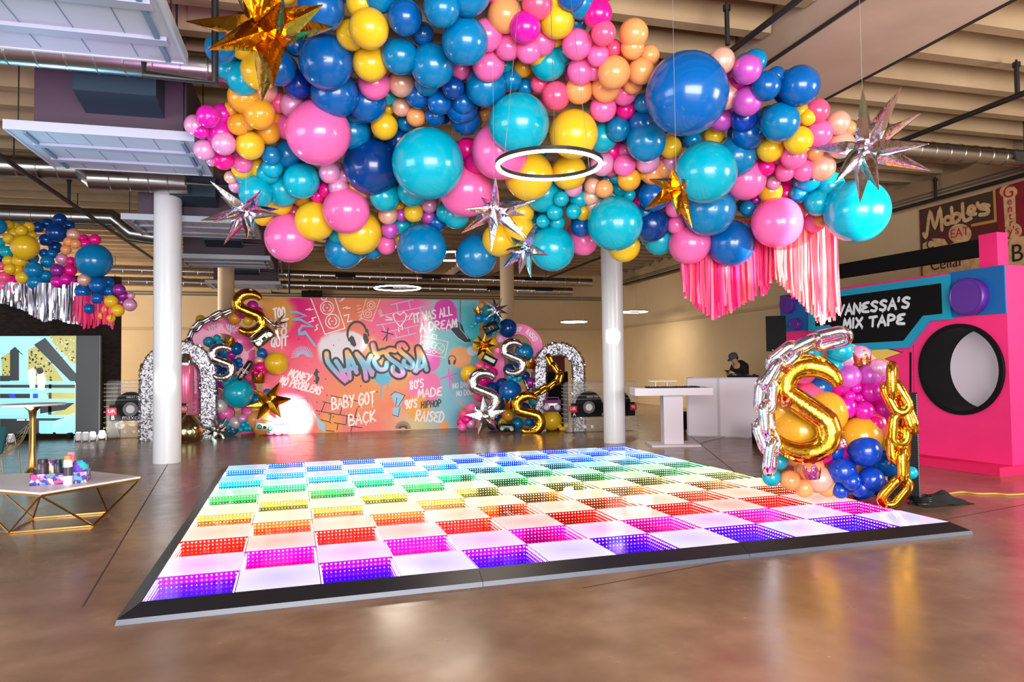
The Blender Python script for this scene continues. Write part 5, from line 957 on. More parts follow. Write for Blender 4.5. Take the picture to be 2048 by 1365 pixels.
def up(u, v): return (u, v)
vb = bu(1945, 632)[1]; u1 = bu(1621, 640)[0]; u2 = bu(1905, 600)[0]
b = new_bm(); prism(b, [(0.0, bu(1590, 663)[1]), (u1, bu(1590, 663)[1]), (u1, HB), (0, HB)], .001, .03); obj('blue_panel', b, bluep, bx_, False)
b = new_bm(); prism(b, [(u2, vb), (BW, vb), (BW, HB), (u2, HB)], .001, .03); obj('blue_panel', b, bluep, bx_, False)
cy = [(1621, 590), (1904, 549), (1907, 639), (1862, 643), (1820, 696), (1702, 703), (1655, 660), (1621, 664)]; bk_ = [(1636, 600), (1888, 567), (1890, 628), (1851, 632), (1812, 682), (1707, 688), (1664, 650), (1636, 653)]
slab('display_border', cy, cyanp, .06); dsp = slab('display', bk_, blkp, .066, .06)
b = new_bm(); brush = P('paint_222_226_232', (222, 226, 232), .5)
def wr(txt, p, q, hp, w): write(b, txt, bu(*p), bu(*q), hp*.0066, w, .07, .1, None, .35)
wr("VANESSA'S", (1681, 631), (1826, 615), 26, .052); wr('MIX TAPE', (1693, 657), (1816, 648), 25, .052); obj('lettering', b, brush, dsp, False)
def knob(px, py, rpx, d, label=None):
    c = bu(px, py); r = (bu(px, py-rpx)[1]-bu(px, py+rpx)[1])/2; b = lathe(new_bm(), [(r*1.0, 0), (r*1.0, d*.9), (r*.94, d), (r*.9, d), (r*.88, d*.96), (0, d*.96)], 40, Matrix.Translation((c[0], c[1], .03))); return obj('knob', b, purp, bx_)
knob(1947, 594, 37, .15); knob(1581, 609, 19, .1); knob(1597, 649, 12, .1)
bl = [(1745, 690), (1803, 706), (1770, 718), (1790, 727), (1760, 730), (1768, 748), (1745, 738), (1725, 755), (1722, 732), (1700, 735), (1715, 718), (1695, 705), (1725, 707)]
slab('comic_burst_outline', [(x+(x-1745)*.05, y+(y-720)*.08) for x, y in bl], P('burst_outline', (70, 40, 40), .6), .012); slab('comic_burst', bl, P('burst_yellow', (238, 190, 90), .5), .02, .012)
slab('slot', [(1819.5, 705), (1823, 705), (1823, 785), (1819.5, 785)], blkp, .006); slab('seam', [(1826, 690), (1827.4, 690), (1831, 930), (1829.6, 930)], P('seam_pink', (170, 20, 80), .6), .003)
b = new_bm(); box2(b, (-.55, 0, -TH_), (BW+.05, .13, .34)); obj('plinth', b, P('plinth_pink', (228, 24, 92), .5), bx_, False)
z_ = -.45; ha, hb_ = bu(1668, 545, z_), bu(1962, 498, z_); zt, zl = bu(1900, 489, z_)[1], bu(1900, 521, z_)[1]
b = new_bm(); box2(b, (.35, zl, z_-.2), (hb_[0], zt, z_)); hd = obj('handle', b, blkp, bx_, False)
for u in (.2, hb_[0]-.02): b = new_bm(); box2(b, (u, HB, z_-.22), (u+.3, zt+.06, z_+.02)); obj('handle_post', b, pinkp, hd, False)
# ================================================================ round balloon wall
c = at_t(1678, 840, 8.62); M = Matrix.Translation((c.x, c.y, TOPZ)) @ Matrix.Rotation(-math.atan2(c.x, c.y), 4, 'Z')
th = thing('balloon_board', 'round topped peach board carrying the balloon wall on the dance floor corner', 'board', M=M); b = new_bm()
prism(b, [(-.5, 0), (.5, 0)]+[(-.02+.66*math.cos(math.radians(a)), 1.02+.82*math.sin(math.radians(a))) for a in range(-38, 219, 8)], 0, .04, Matrix.Rotation(PI/2, 4, 'X') @ Matrix.Translation((0, 0, -.04))); obj('panel', b, P('board_peach', (240, 160, 110), .6), th, False)
b = new_bm(); box2(b, (-.5, .04, 0), (-.42, .6, .05)); box2(b, (.45, .04, 0), (.53, .6, .05)); obj('foot_bar', b, blk, th, False)
e = at_z(1838, 1008); pan = thing('video_panel', 'black panel with a dotted edge standing behind the gold chain', 'panel', M=Matrix.Translation(e) @ Matrix.Rotation(-math.atan2(e.x, e.y), 4, 'Z')); hz = at_y(1836, 786, e.y).z
b = new_bm(); box2(b, (-.75, 0, .04), (.02, .09, hz)); obj('cabinet', b, blk, pan, False); b = new_bm()
for k in range(60): box(b, (.012, -.003, .06+(hz-.08)*k/59), (.01, .01, .01))
obj('edge_dots', b, P('edge_dots', (150, 150, 160), .4), pan, False); b = new_bm(); box2(b, (-.7, -.1, 0), (-.64, .4, .05)); box2(b, (-.1, -.1, 0), (-.04, .4, .05)); obj('foot_bar', b, blk, pan, False)
e = at_z(1524, 892); t_ = thing('subwoofer', 'black box standing behind the silver chain at the boombox plinth', 'speaker', e+Vector((.05, .12, 0))); b = new_bm(); box2(b, (0, 0, 0), (.35, .3, .42)); obj('cabinet', b, blk, t_, False)
# black cloth heap, cable coil and cable
e = at_z(1880, 1008); b = new_bm(); bmesh.ops.create_grid(b, x_segments=40, y_segments=24, size=1)
for v in b.verts:
    r2 = v.co.x**2+v.co.y**2; x, y = v.co.x, v.co.y; v.co = Vector((x*.36, y*.16, max(0.004, (.14*math.exp(-2.2*(x*x+y*y))+.03*math.sin(x*9+y*4)*math.cos(y*7)*math.exp(-x*x-y*y)))))
o = obj('cloth_heap', b, P('black_cloth', (16, 15, 16), .95), None, True, angle=180); o.location = e; tag(o, 'black cloth heaped on the floor beside the gold chain', 'cloth')
def cable(pts, r, mat, label, z=None):
    P_ = smooth_path([Vector(p) for p in pts], 8); o0 = P_[0].copy(); o = obj('cable', tube(new_bm(), [p-o0 for p in P_], r, 8), mat); o.location = o0; return tag(o, label, 'cable')
cable([at_z(x, y)+Vector((0, 0, .012)) for x, y in ((1898, 990), (1925, 987), (1955, 990), (1990, 990), (2020, 992), (2060, 990))], .012, P('yellow_cable', (196, 150, 60), .5), 'yellow extension cable along the floor before the boombox plinth')
cable([at_z(x, y)+Vector((0, 0, .012)) for x, y in ((1360, 893), (1390, 890), (1420, 881), (1460, 874), (1500, 878))], .016, P('white_cable', (226, 222, 226), .5), 'white cable on the floor from the pedestal desk to the booth')
coil = []
for k in range(60): a = k*2*PI/14; coil.append(Vector((.10*math.cos(a)*(1+.04*math.sin(k)), .10*math.sin(a), .012+.0016*k)))
o = obj('cable_coil', tube(new_bm(), coil, .011, 8), P('black_cable', (20, 20, 24), .4)); o.location = at_z(1822, 1010, TOPZ if False else 0)+Vector((.12, -.05, 0)); tag(o, 'black cable coiled on the floor under the gold chain', 'cable')
# ================================================================ DJ booth, desk, person
whp = P('booth_white', (236, 226, 236), .4); whd = P('booth_frame', (206, 200, 210), .45)
a, c = Vector((8.385, 15.11, 0)), Vector((9.64, 14.10, 0)); mid = at_z(1459, 876); mid.z = 0
d = (c-a).normalized(); DBM = frame_m(a, d, (0, 0, 1)); DBM = DBM; dj = thing('dj_booth', 'white two panel DJ booth front with a person behind it', 'booth', M=DBM)
um = (mid-a).dot(d); um = .72; ue = 1.62; Hd = 1.37
for u0, u1_ in ((0, um), (um, ue)):
    b = new_bm(); box2(b, (u0+.012, .03, -.03), (u1_-.012, Hd-.03, 0)); p_ = obj('front_panel', b, whp, dj, False)
    b = new_bm()
    for q in (((u0, 0, -.04), (u0+.03, Hd, .008)), ((u1_-.03, 0, -.04), (u1_, Hd, .008)), ((u0, 0, -.04), (u1_, .03, .008)), ((u0, Hd-.03, -.04), (u1_, Hd, .008))): box2(b, *q)
    obj('frame', b, whd, p_, False)
b = new_bm(); box2(b, (0, 0, -.75), (.03, Hd, -.04)); box2(b, (ue-.03, 0, -.75), (ue, Hd, -.04)); obj('side_panel', b, whp, dj, False)
b = new_bm(); box2(b, (.04, Hd-.3, -.75), (ue-.04, Hd-.26, -.05)); obj('worktop', b, whd, dj, False)
e = DBM @ Vector((.95, Hd-.26, -.42)); t_ = thing('dj_controller', 'black DJ controller on the booth top beside the person', 'controller', e); t_.rotation_euler.z = math.atan2(d.y, d.x); b = new_bm(); box2(b, (-.05, -.2, 0), (.62, .2, .30)); obj('body', b, blk, t_, False)
for k in (.1, .45): b = new_bm(); lathe(b, [(.13, .30), (.13, .325), (.05, .33), (0, .33)], 24, Matrix.Translation((k, 0, 0))); obj('jog_wheel', b, P('jog_wheel', (50, 50, 54), .3), t_)
e = at_z(1376, 868)+Vector((-.05, .5, 0)); t_ = thing('caster_case', 'black case on wheels peeking out beside the DJ booth', 'case', e); b = new_bm(); box2(b, (-.05, 0, .06), (.3, .4, .5)); obj('body', b, blk, t_, False)
for q in ((-.02, .05), (.27, .05)): b = new_bm(); lathe(b, [(.04, -.015), (.04, .015)], 14, Matrix.Translation((q[0], q[1], .04)) @ Matrix.Rotation(PI/2, 4, 'Y')); obj('wheel', b, black, t_)
# pedestal desk
k0 = Vector((7.2, 13.62, 0)); kd = thing('pedestal_desk', 'white pedestal desk with a shelf riser between the column and the DJ booth', 'desk', M=Matrix.Translation(k0) @ Matrix.Rotation(math.radians(-16), 4, 'Z'))
b = new_bm(); box2(b, (-.82, -.38, 1.05), (.78, .38, 1.2)); bmesh.ops.bevel(b, geom=b.edges[:], offset=.008, segments=2, affect='EDGES'); obj('desk_top', b, whp, kd, False)
b = new_bm(); box2(b, (-.20, -.18, .04), (.20, .18, 1.05)); obj('pedestal', b, whp, kd, False); b = new_bm(); box2(b, (-.5, -.42, 0), (.5, .42, .04)); obj('base_plate', b, whp, kd, False)
b = new_bm(); box2(b, (-.46, -.1, 1.33), (.1, .1, 1.35)); box2(b, (-.34, -.02, 1.2), (-.32, .02, 1.33)); box2(b, (-.1, -.02, 1.2), (-.08, .02, 1.33)); obj('shelf_riser', b, whp, kd, False)
t_ = thing('turntable_mixer', 'flat black mixer on the white pedestal desk', 'mixer', M=kd.matrix_world @ Matrix.Translation((.1, 0, 1.2))); b = new_bm(); box2(b, (-.62, -.2, 0), (.45, .2, .025)); bd_ = obj('body', b, blk, t_, False); b = new_bm()
for k in range(16): box(b, (-.55+.065*k, -.1+.07*(k % 3), .035), (.02, .02, .025))
obj('knobs', b, P('knob_silver', (150, 150, 155), .3, metal=.8), t_, False)
# black screen hung beside the boombox
a = at_t(1533, 640, 13.9); t_ = thing('black_display', 'black flat display beside the upper corner of the boombox', 'display', M=billboard((1552, 668), 13.7)); k = 13.7/FPX; b = new_bm(); box2(b, (-19*k, 0, -35*k), (19*k, .07, 36*k)); obj('panel', b, blkp, t_, False); b = new_bm(); box2(b, (-8*k, -.004, -33*k), (-5*k, 0, -32*k)); obj('badge', b, wt, t_, False)
pz = t_.matrix_world.translation; b = new_bm(); tube(b, [(.1, .1, 0), (.1, .1, -(pz.z-.02))], .03, 10); lathe(b, [(.3, -pz.z), (.3, -pz.z+.02), (.03, -pz.z+.04)], 20, Matrix.Translation((.1, .1, 0))); obj('stand', b, black, t_)
# ---------------------------------------------------------------- the person
pp = at_y(1488, 760, 15.75); PM = Matrix.Translation((pp.x, pp.y, .18)) @ Matrix.Rotation(math.radians(180+12), 4, 'Z')
t_ = thing('stage_riser', 'low black riser behind the DJ booth', 'riser', (pp.x, pp.y, 0)); b = new_bm(); box2(b, (-.6, -.35, 0), (.6, .6, .18)); obj('deck', b, blk, t_, False)
person = thing('person', 'person in a grey cap and black hooded top looking down at a phone', 'person', M=PM)
def skin(name, nodes, links, mat, parent, sub=2):
    me = bpy.data.meshes.new(name); me.from_pydata([n[0] for n in nodes], links, []); o = bpy.data.objects.new(name, me); C.objects.link(o)
    md = o.modifiers.new('skin', 'SKIN'); sv_ = me.skin_vertices[0].data
    for i, n in enumerate(nodes): r = n[1]; sv_[i].radius = r if isinstance(r, tuple) else (r, r)
    sv_[0].use_root = True; md.use_smooth_shade = True; s = o.modifiers.new('sub', 'SUBSURF'); s.levels = s.render_levels = sub
    dg = bpy.context.evaluated_depsgraph_get(); m2 = bpy.data.meshes.new_from_object(o.evaluated_get(dg)); bpy.data.objects.remove(o); m2.materials.clear(); m2.materials.append(mat)
    for p in m2.polygons: p.use_smooth = True
    o = bpy.data.objects.new(name, m2); C.objects.link(o); o.parent = parent; return o
N = [((0, 0, .95), .13), ((.03, 0, 1.1), .125), ((.09, 0, 1.28), .135), ((.17, 0, 1.42), .12), ((.235, 0, 1.5), .06), ((.30, 0, 1.56), .075), ((.345, 0, 1.62), .095), ((.33, 0, 1.70), .085),
     ((.16, .19, 1.42), .06), ((.20, .25, 1.2), .05), ((.40, .12, 1.24), .04), ((.47, .09, 1.29), .028), ((.16, -.19, 1.42), .06), ((.20, -.25, 1.2), .05), ((.40, -.12, 1.24), .04), ((.47, -.09, 1.29), .028),
     ((0, .1, .88), .1), ((.03, .11, .48), .07), ((0, .11, .08), .05), ((.14, .12, .04), .04), ((0, -.1, .88), .1), ((.03, -.11, .48), .07), ((0, -.11, .08), .05), ((.14, -.12, .04), .04)]
E_ = [(0, 1), (1, 2), (2, 3), (3, 4), (4, 5), (5, 6), (6, 7), (3, 8), (8, 9), (9, 10), (10, 11), (3, 12), (12, 13), (13, 14), (14, 15), (0, 16), (16, 17), (17, 18), (18, 19), (0, 20), (20, 21), (21, 22), (22, 23)]
for w, s in ((11, -1), (15, 1)):
    for f in range(4):
        b0 = len(N); x, y, z = N[w][0]; N += [((x+.05, y+s*(.01), z+.028-.018*f), .009), ((x+.075, y+s*.03, z+.03-.018*f), .0085), ((x+.07, y+s*.055, z+.032-.018*f), .007)]; E_ += [(w, b0), (b0, b0+1), (b0+1, b0+2)]
    b0 = len(N); N += [((x+.02, y+s*.03, z+.035), .01), ((x+.035, y+s*.05, z+.055), .008)]; E_ += [(w, b0), (b0, b0+1)]
body = skin('body', N, E_, P('skin', (206, 152, 124), .5), person, 2)
b = new_bm(); ball(b, (.425, 0, 1.595), .02, 10, 8, (1, .7, 1.2))
for s in (-1, 1): ball(b, (.325, s*.093, 1.615), .028, 10, 8, (.7, .35, 1.2)); ball(b, (.412, s*.034, 1.63), .013, 8, 6)
obj('face_features', b, P('skin', (206, 152, 124), .5), person)
hood = P('black_hoodie', (14, 14, 16), .9, bump=(40, .2))
H_ = [((0, 0, .86), .16), ((.03, 0, 1.1), .17), ((.09, 0, 1.28), .185), ((.155, 0, 1.43), .165), ((.15, .18, 1.43), .088), ((.19, .265, 1.2), .075), ((.44, .105, 1.27), .045), ((.15, -.18, 1.43), .088), ((.19, -.265, 1.2), .075), ((.44, -.105, 1.27), .045), ((.10, 0, 1.53), .10), ((.17, 0, 1.56), .085), ((.245, 0, 1.465), .108)]
skin('hoodie', H_, [(0, 1), (1, 2), (2, 3), (3, 4), (4, 5), (5, 6), (3, 7), (7, 8), (8, 9), (3, 10), (10, 11), (3, 12)], hood, person)
skin('trousers', [((0, 0, .95), .15), ((0, .1, .86), .115), ((.03, .11, .48), .085), ((0, .11, .1), .07), ((0, -.1, .86), .115), ((.03, -.11, .48), .085), ((0, -.11, .1), .07)], [(0, 1), (1, 2), (2, 3), (0, 4), (4, 5), (5, 6)], P('dark_trousers', (28, 28, 34), .9), person)
capm = P('grey_cap', (72, 78, 88), .85, bump=(60, .3)); Mc = Matrix.Translation((.335, 0, 1.655)) @ Matrix.Rotation(math.radians(28), 4, 'Y')
b = lathe(new_bm(), [(.112, 0), (.113, .03), (.108, .07), (.085, .105), (.04, .122), (0, .125)], 28, Mc); cp = obj('cap', b, capm, person)
b = new_bm(); prism(b, [(.09*math.cos(math.radians(a)), .1*math.sin(math.radians(a))) for a in range(-80, 81, 16)]+[(.215*math.cos(math.radians(a))*.95, .098*math.sin(math.radians(a))) for a in range(80, -81, -16)], 0, .008, Mc); obj('cap_visor', b, capm, cp, False)
b = lathe(new_bm(), [(.0, 0), (.012, 0), (.012, .01), (0, .012)], 10, Mc @ Matrix.Translation((0, 0, .124))); obj('cap_button', b, capm, cp)
# hair below the cap
b = lathe(new_bm(), [(.104, -.06), (.11, -.02), (.11, .01)], 28, Mc); bmesh.ops.delete(b, geom=[v for v in b.verts if (Mc.inverted() @ v.co).x > .03], context='VERTS'); obj('hair', b, P('dark_hair', (40, 28, 22), .7), person)
t_ = thing('phone', "dark phone held in the person's hands above the booth", 'phone', M=PM @ Matrix.Translation((.545, 0, 1.315)) @ Matrix.Rotation(math.radians(-35), 4, 'Y')); b = new_bm(); box2(b, (-.04, -.075, 0), (.04, .075, .009)); bmesh.ops.bevel(b, geom=b.edges[:], offset=.003, segments=2, affect='EDGES'); obj('case', b, blk, t_, False); b = new_bm(); box2(b, (-.036, -.07, .009), (.036, .07, .0098)); obj('glass', b, P('phone_glass', (30, 34, 40), .05), t_, False)
# ================================================================ painted sign on the long wall
SX = WX-.03; S0 = Vector((SX, at_x(1841, 450, SX).y, 0)); SM = frame_m(S0, (0, -1, 0), (0, 0, 1))
def sg(px, py): p = at_x(px, py, SX); return (S0.y-p.y, p.z)
wall_sign = thing('painted_sign', 'weathered painted diner sign high on the tan wall over the boombox', 'sign', M=SM); z0s, z1s = sg(1843, 552)[1], sg(1841, 420)[1]; sw = 4.3
b = new_bm(); prism(b, [(0, z0s), (sw, z0s), (sw, z1s), (0, z1s)], -.02, .02); obj('board', b, P('sign_brown', (58, 34, 26), .7, var=(1.6, (110, 22, 26), .7)), wall_sign, False)
def spoly(name, px, mat, z): b = new_bm(); flat(b, [sg(*p) for p in px], z); return obj(name, b, mat, wall_sign, False)
cr_ = P('sign_cream', (212, 176, 128), .7, var=(8, (170, 120, 80), .7)); rd = P('sign_red', (170, 20, 40), .7); dk = P('sign_dark', (30, 26, 24), .7); gd = P('sign_gold', (190, 130, 60), .7); rdd = P('sign_deep_red', (138, 14, 34), .7, var=(4, (90, 14, 24), .6))
spoly('red_field', [(1996, 377), (2048, 362), (2060, 359), (2060, 480), (1999, 485)], rdd, .022)
spoly('brown_panel', [(1846, 424), (1990, 381), (1993, 445), (1945, 455), (1850, 470)], P('sign_dark_brown', (62, 44, 28), .7), .0215)
b = new_bm()
for ln in ([(1990, 381), (1993, 442), (1946, 451)],): ribbon(b, [sg(*p) for p in ln], .06, .024)
obj('panel_line', b, gd, wall_sign, False)
cl = spoly('cream_cloud', [(1847, 488), (1868, 477), (1890, 478), (1898, 490), (1915, 484), (1950, 486), (1990, 490), (2000, 482), (2060, 470), (2060, 540), (1960, 552), (1847, 553)], cr_, .0225)
spoly('cream_oval', circ(1922, 468, 23, 24, 20)[:-1], cr_, .026); spoly('cream_strip', circ(2019, 384, 18, 20, 13)[:-1], cr_, .0245); spoly('cream_strip', [(2008, 392), (2032, 388), (2034, 450), (2012, 455)], cr_, .0243); spoly('cream_strip', circ(2029, 462, 17, 20, 16)[:-1], cr_, .0246)
def sw_(name, rows, mat, w, z=.028):
    b = new_bm()
    for t, p, q, h in rows: write(b, t, sg(*p), sg(*q), h*.0103, w, z, .05)
    return obj(name, b, mat, wall_sign, False)
def sfont(txt, px, size, mat, rot=0): u, v = sg(*px); return font_text('lettering', txt, size, mat, wall_sign, Matrix.Translation((u, v, .028)) @ Matrix.Rotation(rot, 4, 'Z'), .003)
b = new_bm()
for ln in ([(1849, 468), (1855, 472), (1862, 425), (1872, 455), (1882, 418), (1886, 460)], [(1906, 436), (1897, 434), (1891, 440), (1894, 448), (1903, 446), (1906, 436), (1907, 446)], [(1905, 416), (1909, 444), (1920, 440), (1922, 430), (1913, 428), (1908, 434)], [(1927, 408), (1930, 440), (1944, 437)], [(1937, 426), (1951, 420), (1948, 413), (1940, 416), (1940, 428), (1953, 428)], [(1957, 407), (1959, 413)], [(1980, 412), (1968, 410), (1962, 416), (1978, 420), (1976, 428), (1962, 430)]):
    ribbon(b, [(v.x, v.y) for v in smooth_path([(*sg(*p), 0) for p in ln], 4)], .085, .028)
obj('lettering', b, cr_, wall_sign, False)
sfont('EAT', (1921, 466), .27, rd)
for ch, p, s in (('G', (2019, 385), .34), ('e', (2021, 403), .22), ('n', (2022, 418), .22), ('t', (2023, 433), .22), ('r', (2024, 446), .2), ("y's", (2029, 462), .24)): sfont(ch, p, s, rd)
sfont('Cellar', (1895, 527), .36, dk); sfont('C', (1862, 490), .3, dk); sfont('OLD\nCOUNTRY\nINN', (1994, 493), .13, rd); sfont('nny', (1997, 516), .3, dk); sfont('B', (2036, 508), .5, dk)
# ================================================================ video wall and the lounge corner
VY = 20.5; va = at_y(-60, 672, VY); vb_ = at_y(153, 672, VY); vc = at_y(201, 672, VY); vz0 = .17; vz1 = va.z
vw = thing('video_wall', 'lit LED video wall with a black side panel before the dark brick wall', 'screen', (vb_.x, VY, 0))
V0 = Vector((vb_.x, VY, 0)); ve = lambda c, s=1.0: P('screen_%d_%d_%d' % c, c, .3, emit=c, estr=s)
def vq(px, py): p = at_y(px, py, VY-.01); return (p.x-V0.x, p.z)
wl = va.x-vb_.x
b = new_bm(); box2(b, (wl, 0, .15), (0, .1, vz1)); obj('cabinet', b, blk, vw, False)
b = new_bm(); box2(b, (.005, -.02, .05), (vc.x-vb_.x, .12, vz1)); obj('side_panel', b, P('panel_charcoal', (40, 40, 42), .35), vw, False)
b = new_bm(); box2(b, (vc.x-vb_.x-.012, -.024, .05), (vc.x-vb_.x, -.02, vz1)); obj('edge_strip', b, P('edge_dots', (150, 150, 160), .4), vw, False)
disp = obj('display', (lambda b: (flat(b, [(wl, .17), (-.005, .17), (-.005, vz1-.01), (wl, vz1-.01)], 0), b)[1])(new_bm()), ve((150, 206, 226), .85), vw, False, M=Matrix.Translation((0, -.004, 0)) @ Matrix.Rotation(PI/2, 4, 'X'))
def pic(col, polys, z, s=.8):
    b = new_bm()
    for pl in polys: flat(b, [vq(*p) for p in pl], z)
    return obj('picture', b, ve(col, s), disp, False, M=Matrix.Translation((0, -.004, 0)) @ Matrix.Rotation(PI/2, 4, 'X'))
pic((176, 170, 90), [[(98, 672), (152, 672), (152, 730), (140, 724), (126, 706), (108, 690)], [(56, 700), (72, 692), (90, 712), (110, 736), (128, 764), (60, 766), (56, 740)], [(2, 716), (20, 704), (22, 756), (4, 758)], [(85, 776), (150, 770), (150, 800), (100, 800)], [(100, 830), (150, 806), (150, 826), (120, 836)]], .003, .7)
def foliage(n, x0, x1, y0, y1, s): return [[(x+s*random.uniform(.5, 1.4)*math.cos(a), y+s*random.uniform(.5, 1.2)*math.sin(a)) for a in (0, 1.2, 2.5, 3.7, 5)] for x, y in ((random.uniform(x0, x1), random.uniform(y0, y1)) for _ in range(n))]
pic((60, 50, 24), foliage(26, 104, 148, 678, 722, 2.2)+foliage(60, 58, 104, 700, 762, 2.4)+foliage(10, 4, 20, 712, 752, 2), .005, .6)
pic((210, 200, 130), foliage(30, 104, 148, 678, 722, 2)+foliage(30, 60, 104, 704, 762, 2), .006, .8)
pic((30, 32, 34), [[(20, 702), (30, 694), (40, 704), (38, 704), (38, 762), (20, 762)], [(68, 690), (90, 676), (152, 748), (152, 766), (140, 762)], [(0, 752), (20, 752), (20, 764), (0, 764)], [(0, 770), (150, 770), (150, 776), (0, 776)], [(0, 788), (60, 788), (60, 797), (0, 797)], [(98, 768), (103, 768), (103, 834), (96, 834)], [(0, 838), (62, 838), (62, 868), (0, 868)], [(62, 836), (130, 836), (110, 842), (78, 842), (78, 868), (62, 868)], [(80, 808), (150, 806), (130, 820), (80, 828)], [(36, 700), (46, 710), (45, 711), (36, 703)]], .0075, .35)
pic((130, 200, 215), [[(0, 763), (150, 763), (150, 769), (0, 769)], [(0, 778), (150, 778), (150, 786), (0, 786)], [(0, 798), (150, 798), (150, 806), (0, 806)], [(0, 830), (132, 830), (124, 837), (0, 837)], [(108, 860), (150, 830), (150, 868), (112, 868)], [(80, 842), (106, 842), (106, 868), (80, 868)]], .009, .95)
pic((236, 240, 250), [[(56, 742), (66, 736), (72, 746), (70, 776), (60, 778)], [(74, 750), (88, 746), (92, 760), (88, 782), (76, 780)], [(34, 839), (50, 839), (50, 841.5), (34, 841.5)], [(53, 839), (61, 839), (61, 841.5), (53, 841.5)]], .0105, 1.2); pic((24, 22, 22), [circ(80, 742, 7, 12)[:-1]], .011, .2); pic((30, 50, 200), [[(66, 788), (76, 788), (76, 797), (66, 797)], [(18, 790), (30, 788), (32, 797), (20, 797)]], .011, .9)
for u in (-2.6, -1.2, -.1): b = new_bm(); box2(b, (u-.04, -.2, 0), (u+.04, .4, .15)); obj('foot', b, blk, vw, False)
parw = P('par_lamp_white', (240, 240, 244), .35); parl = P('par_lamp_lens', (255, 250, 240), .2, emit=(255, 248, 236), estr=30)
for i, (x, y, lab) in enumerate(((157, 884, 'white floor spotlight closest to the video picture, under the side panel'), (171, 884, 'middle white floor spotlight under the side panel'), (185, 883, 'white floor spotlight closest to the clear cassette'), (204, 880, 'small white floor spotlight at the foot of the clear cassette'), (22, 888, 'white floor spotlight under the video picture'))):
    p = at_z(x, y); p.y = min(p.y, 19.9); t_ = thing('floor_spotlight', lab, 'spotlight', (p.x, p.y, 0), 'white floor spotlights at the video wall'); b = new_bm(); lathe(b, [(.055, 0), (.075, .03), (.075, .17), (.06, .19), (0, .19)], 18, Matrix.Translation((0, 0, .03))); obj('housing', b, parw, t_)
    b = new_bm(); tube(b, [(-.09, 0, 0), (-.09, 0, .14), (.09, 0, .14), (.09, 0, 0)], .009, 6); obj('yoke', b, parw, t_); b = lathe(new_bm(), [(.05, .221), (.05, .224), (0, .226)], 18); obj('lens', b, parl, t_)
spot('floor_spotlight_beam', (-5.0, 19.2, .3), (-5.3, 20.5, .5), 60, 90, .8, (1, .97, .9))
gold_m = P('brushed_gold', (190, 140, 80), .28, metal=1.0); topw = P('table_white', (222, 212, 212), .35)
# tall cocktail table
p = at_z(64, 958); t_ = thing('cocktail_table', 'tall round cocktail table on a flared gold stem before the video wall', 'table', p); hT = at_y(60, 808, p.y).z; r = .46
b = lathe(new_bm(), [(0, hT-.03), (r*.97, hT-.03), (r, hT-.015), (r, hT), (0, hT)], 40); obj('table_top', b, topw, t_)
b = lathe(new_bm(), [(.3, 0), (.3, .012), (.2, .03), (.11, .08), (.06, .2), (.045, .4), (.045, hT-.25), (.06, hT-.12), (.12, hT-.05), (.2, hT-.031), (0, hT-.031)], 28); obj('stem', b, gold_m, t_)
# low table with angular gold frame
HT = .43; T = [at_z(x, y, HT) for x, y in ((281, 957), (81, 990), (-70, 978), (-30, 953), (182, 946))]
Bf = [at_z(x, y, .012) for x, y in ((186, 1052), (18, 1066), (-110, 1046), (66, 1037), (215, 1025))]
c0 = Vector((sum(v.x for v in T)/5, sum(v.y for v in T)/5, 0)); ct = thing('coffee_table', 'low white table with an angular gold wire frame', 'table', c0)
b = new_bm(); prism(b, [(v.x-c0.x, v.y-c0.y) for v in T], HT, HT+.02); obj('table_top', b, topw, ct, False)
def bar(b, p, q, w=.011): tube(b, [p-c0, q-c0], w, 4)
b = new_bm()
for i in range(5): bar(b, T[i]-Vector((0, 0, .012)), T[(i+1) % 5]-Vector((0, 0, .012)), .016)
obj('top_rail', b, gold_m, ct, False)
b = new_bm()
for i, j in ((0, 1), (1, 3), (3, 4), (4, 0), (1, 2)): bar(b, Bf[i], Bf[j])
obj('base_rail', b, gold_m, ct, False)
for i, j in ((0, 0), (0, 1), (4, 0), (4, 4), (1, 1), (1, 2), (3, 1), (3, 3), (2, 2)): b = new_bm(); bar(b, Bf[i], T[j]-Vector((0, 0, .012))); obj('leg', b, gold_m, ct, False)
# printed box and its cans on the table
bp_ = at_z(122, 965, HT+.02); M = Matrix.Translation(bp_) @ Matrix.Rotation(math.radians(8), 4, 'Z')
t_ = thing('printed_box', 'open graffiti printed box holding spray cans on the low white table', 'box', M=M)
gp = P('graffiti_box_print', (150, 110, 190), .5); nt = gp.node_tree; tc = nt.nodes.new('ShaderNodeTexCoord'); vo = nt.nodes.new('ShaderNodeTexVoronoi'); vo.inputs['Scale'].default_value = 26; cr = nt.nodes.new('ShaderNodeValToRGB'); nt.links.new(tc.outputs['Object'], vo.inputs[0]); sp_ = nt.nodes.new('ShaderNodeSeparateColor'); nt.links.new(vo.outputs['Color'], sp_.inputs[0]); nt.links.new(sp_.outputs[0], cr.inputs[0]); cr.color_ramp.interpolation = 'CONSTANT'
cr.color_ramp.elements[0].color = (*lin((40, 50, 150)), 1); cr.color_ramp.elements[1].color = (*lin((230, 215, 235)), 1); cr.color_ramp.elements[1].position = .75
for p_, c_ in ((.2, (200, 60, 140)), (.35, (90, 160, 210)), (.5, (60, 40, 80)), (.62, (190, 140, 220))): cr.color_ramp.elements.new(p_).color = (*lin(c_), 1)
nt.links.new(cr.outputs[0], nt.nodes['Principled BSDF'].inputs['Base Color'])
b = new_bm(); w_, d_, h_ = .27, .16, .12
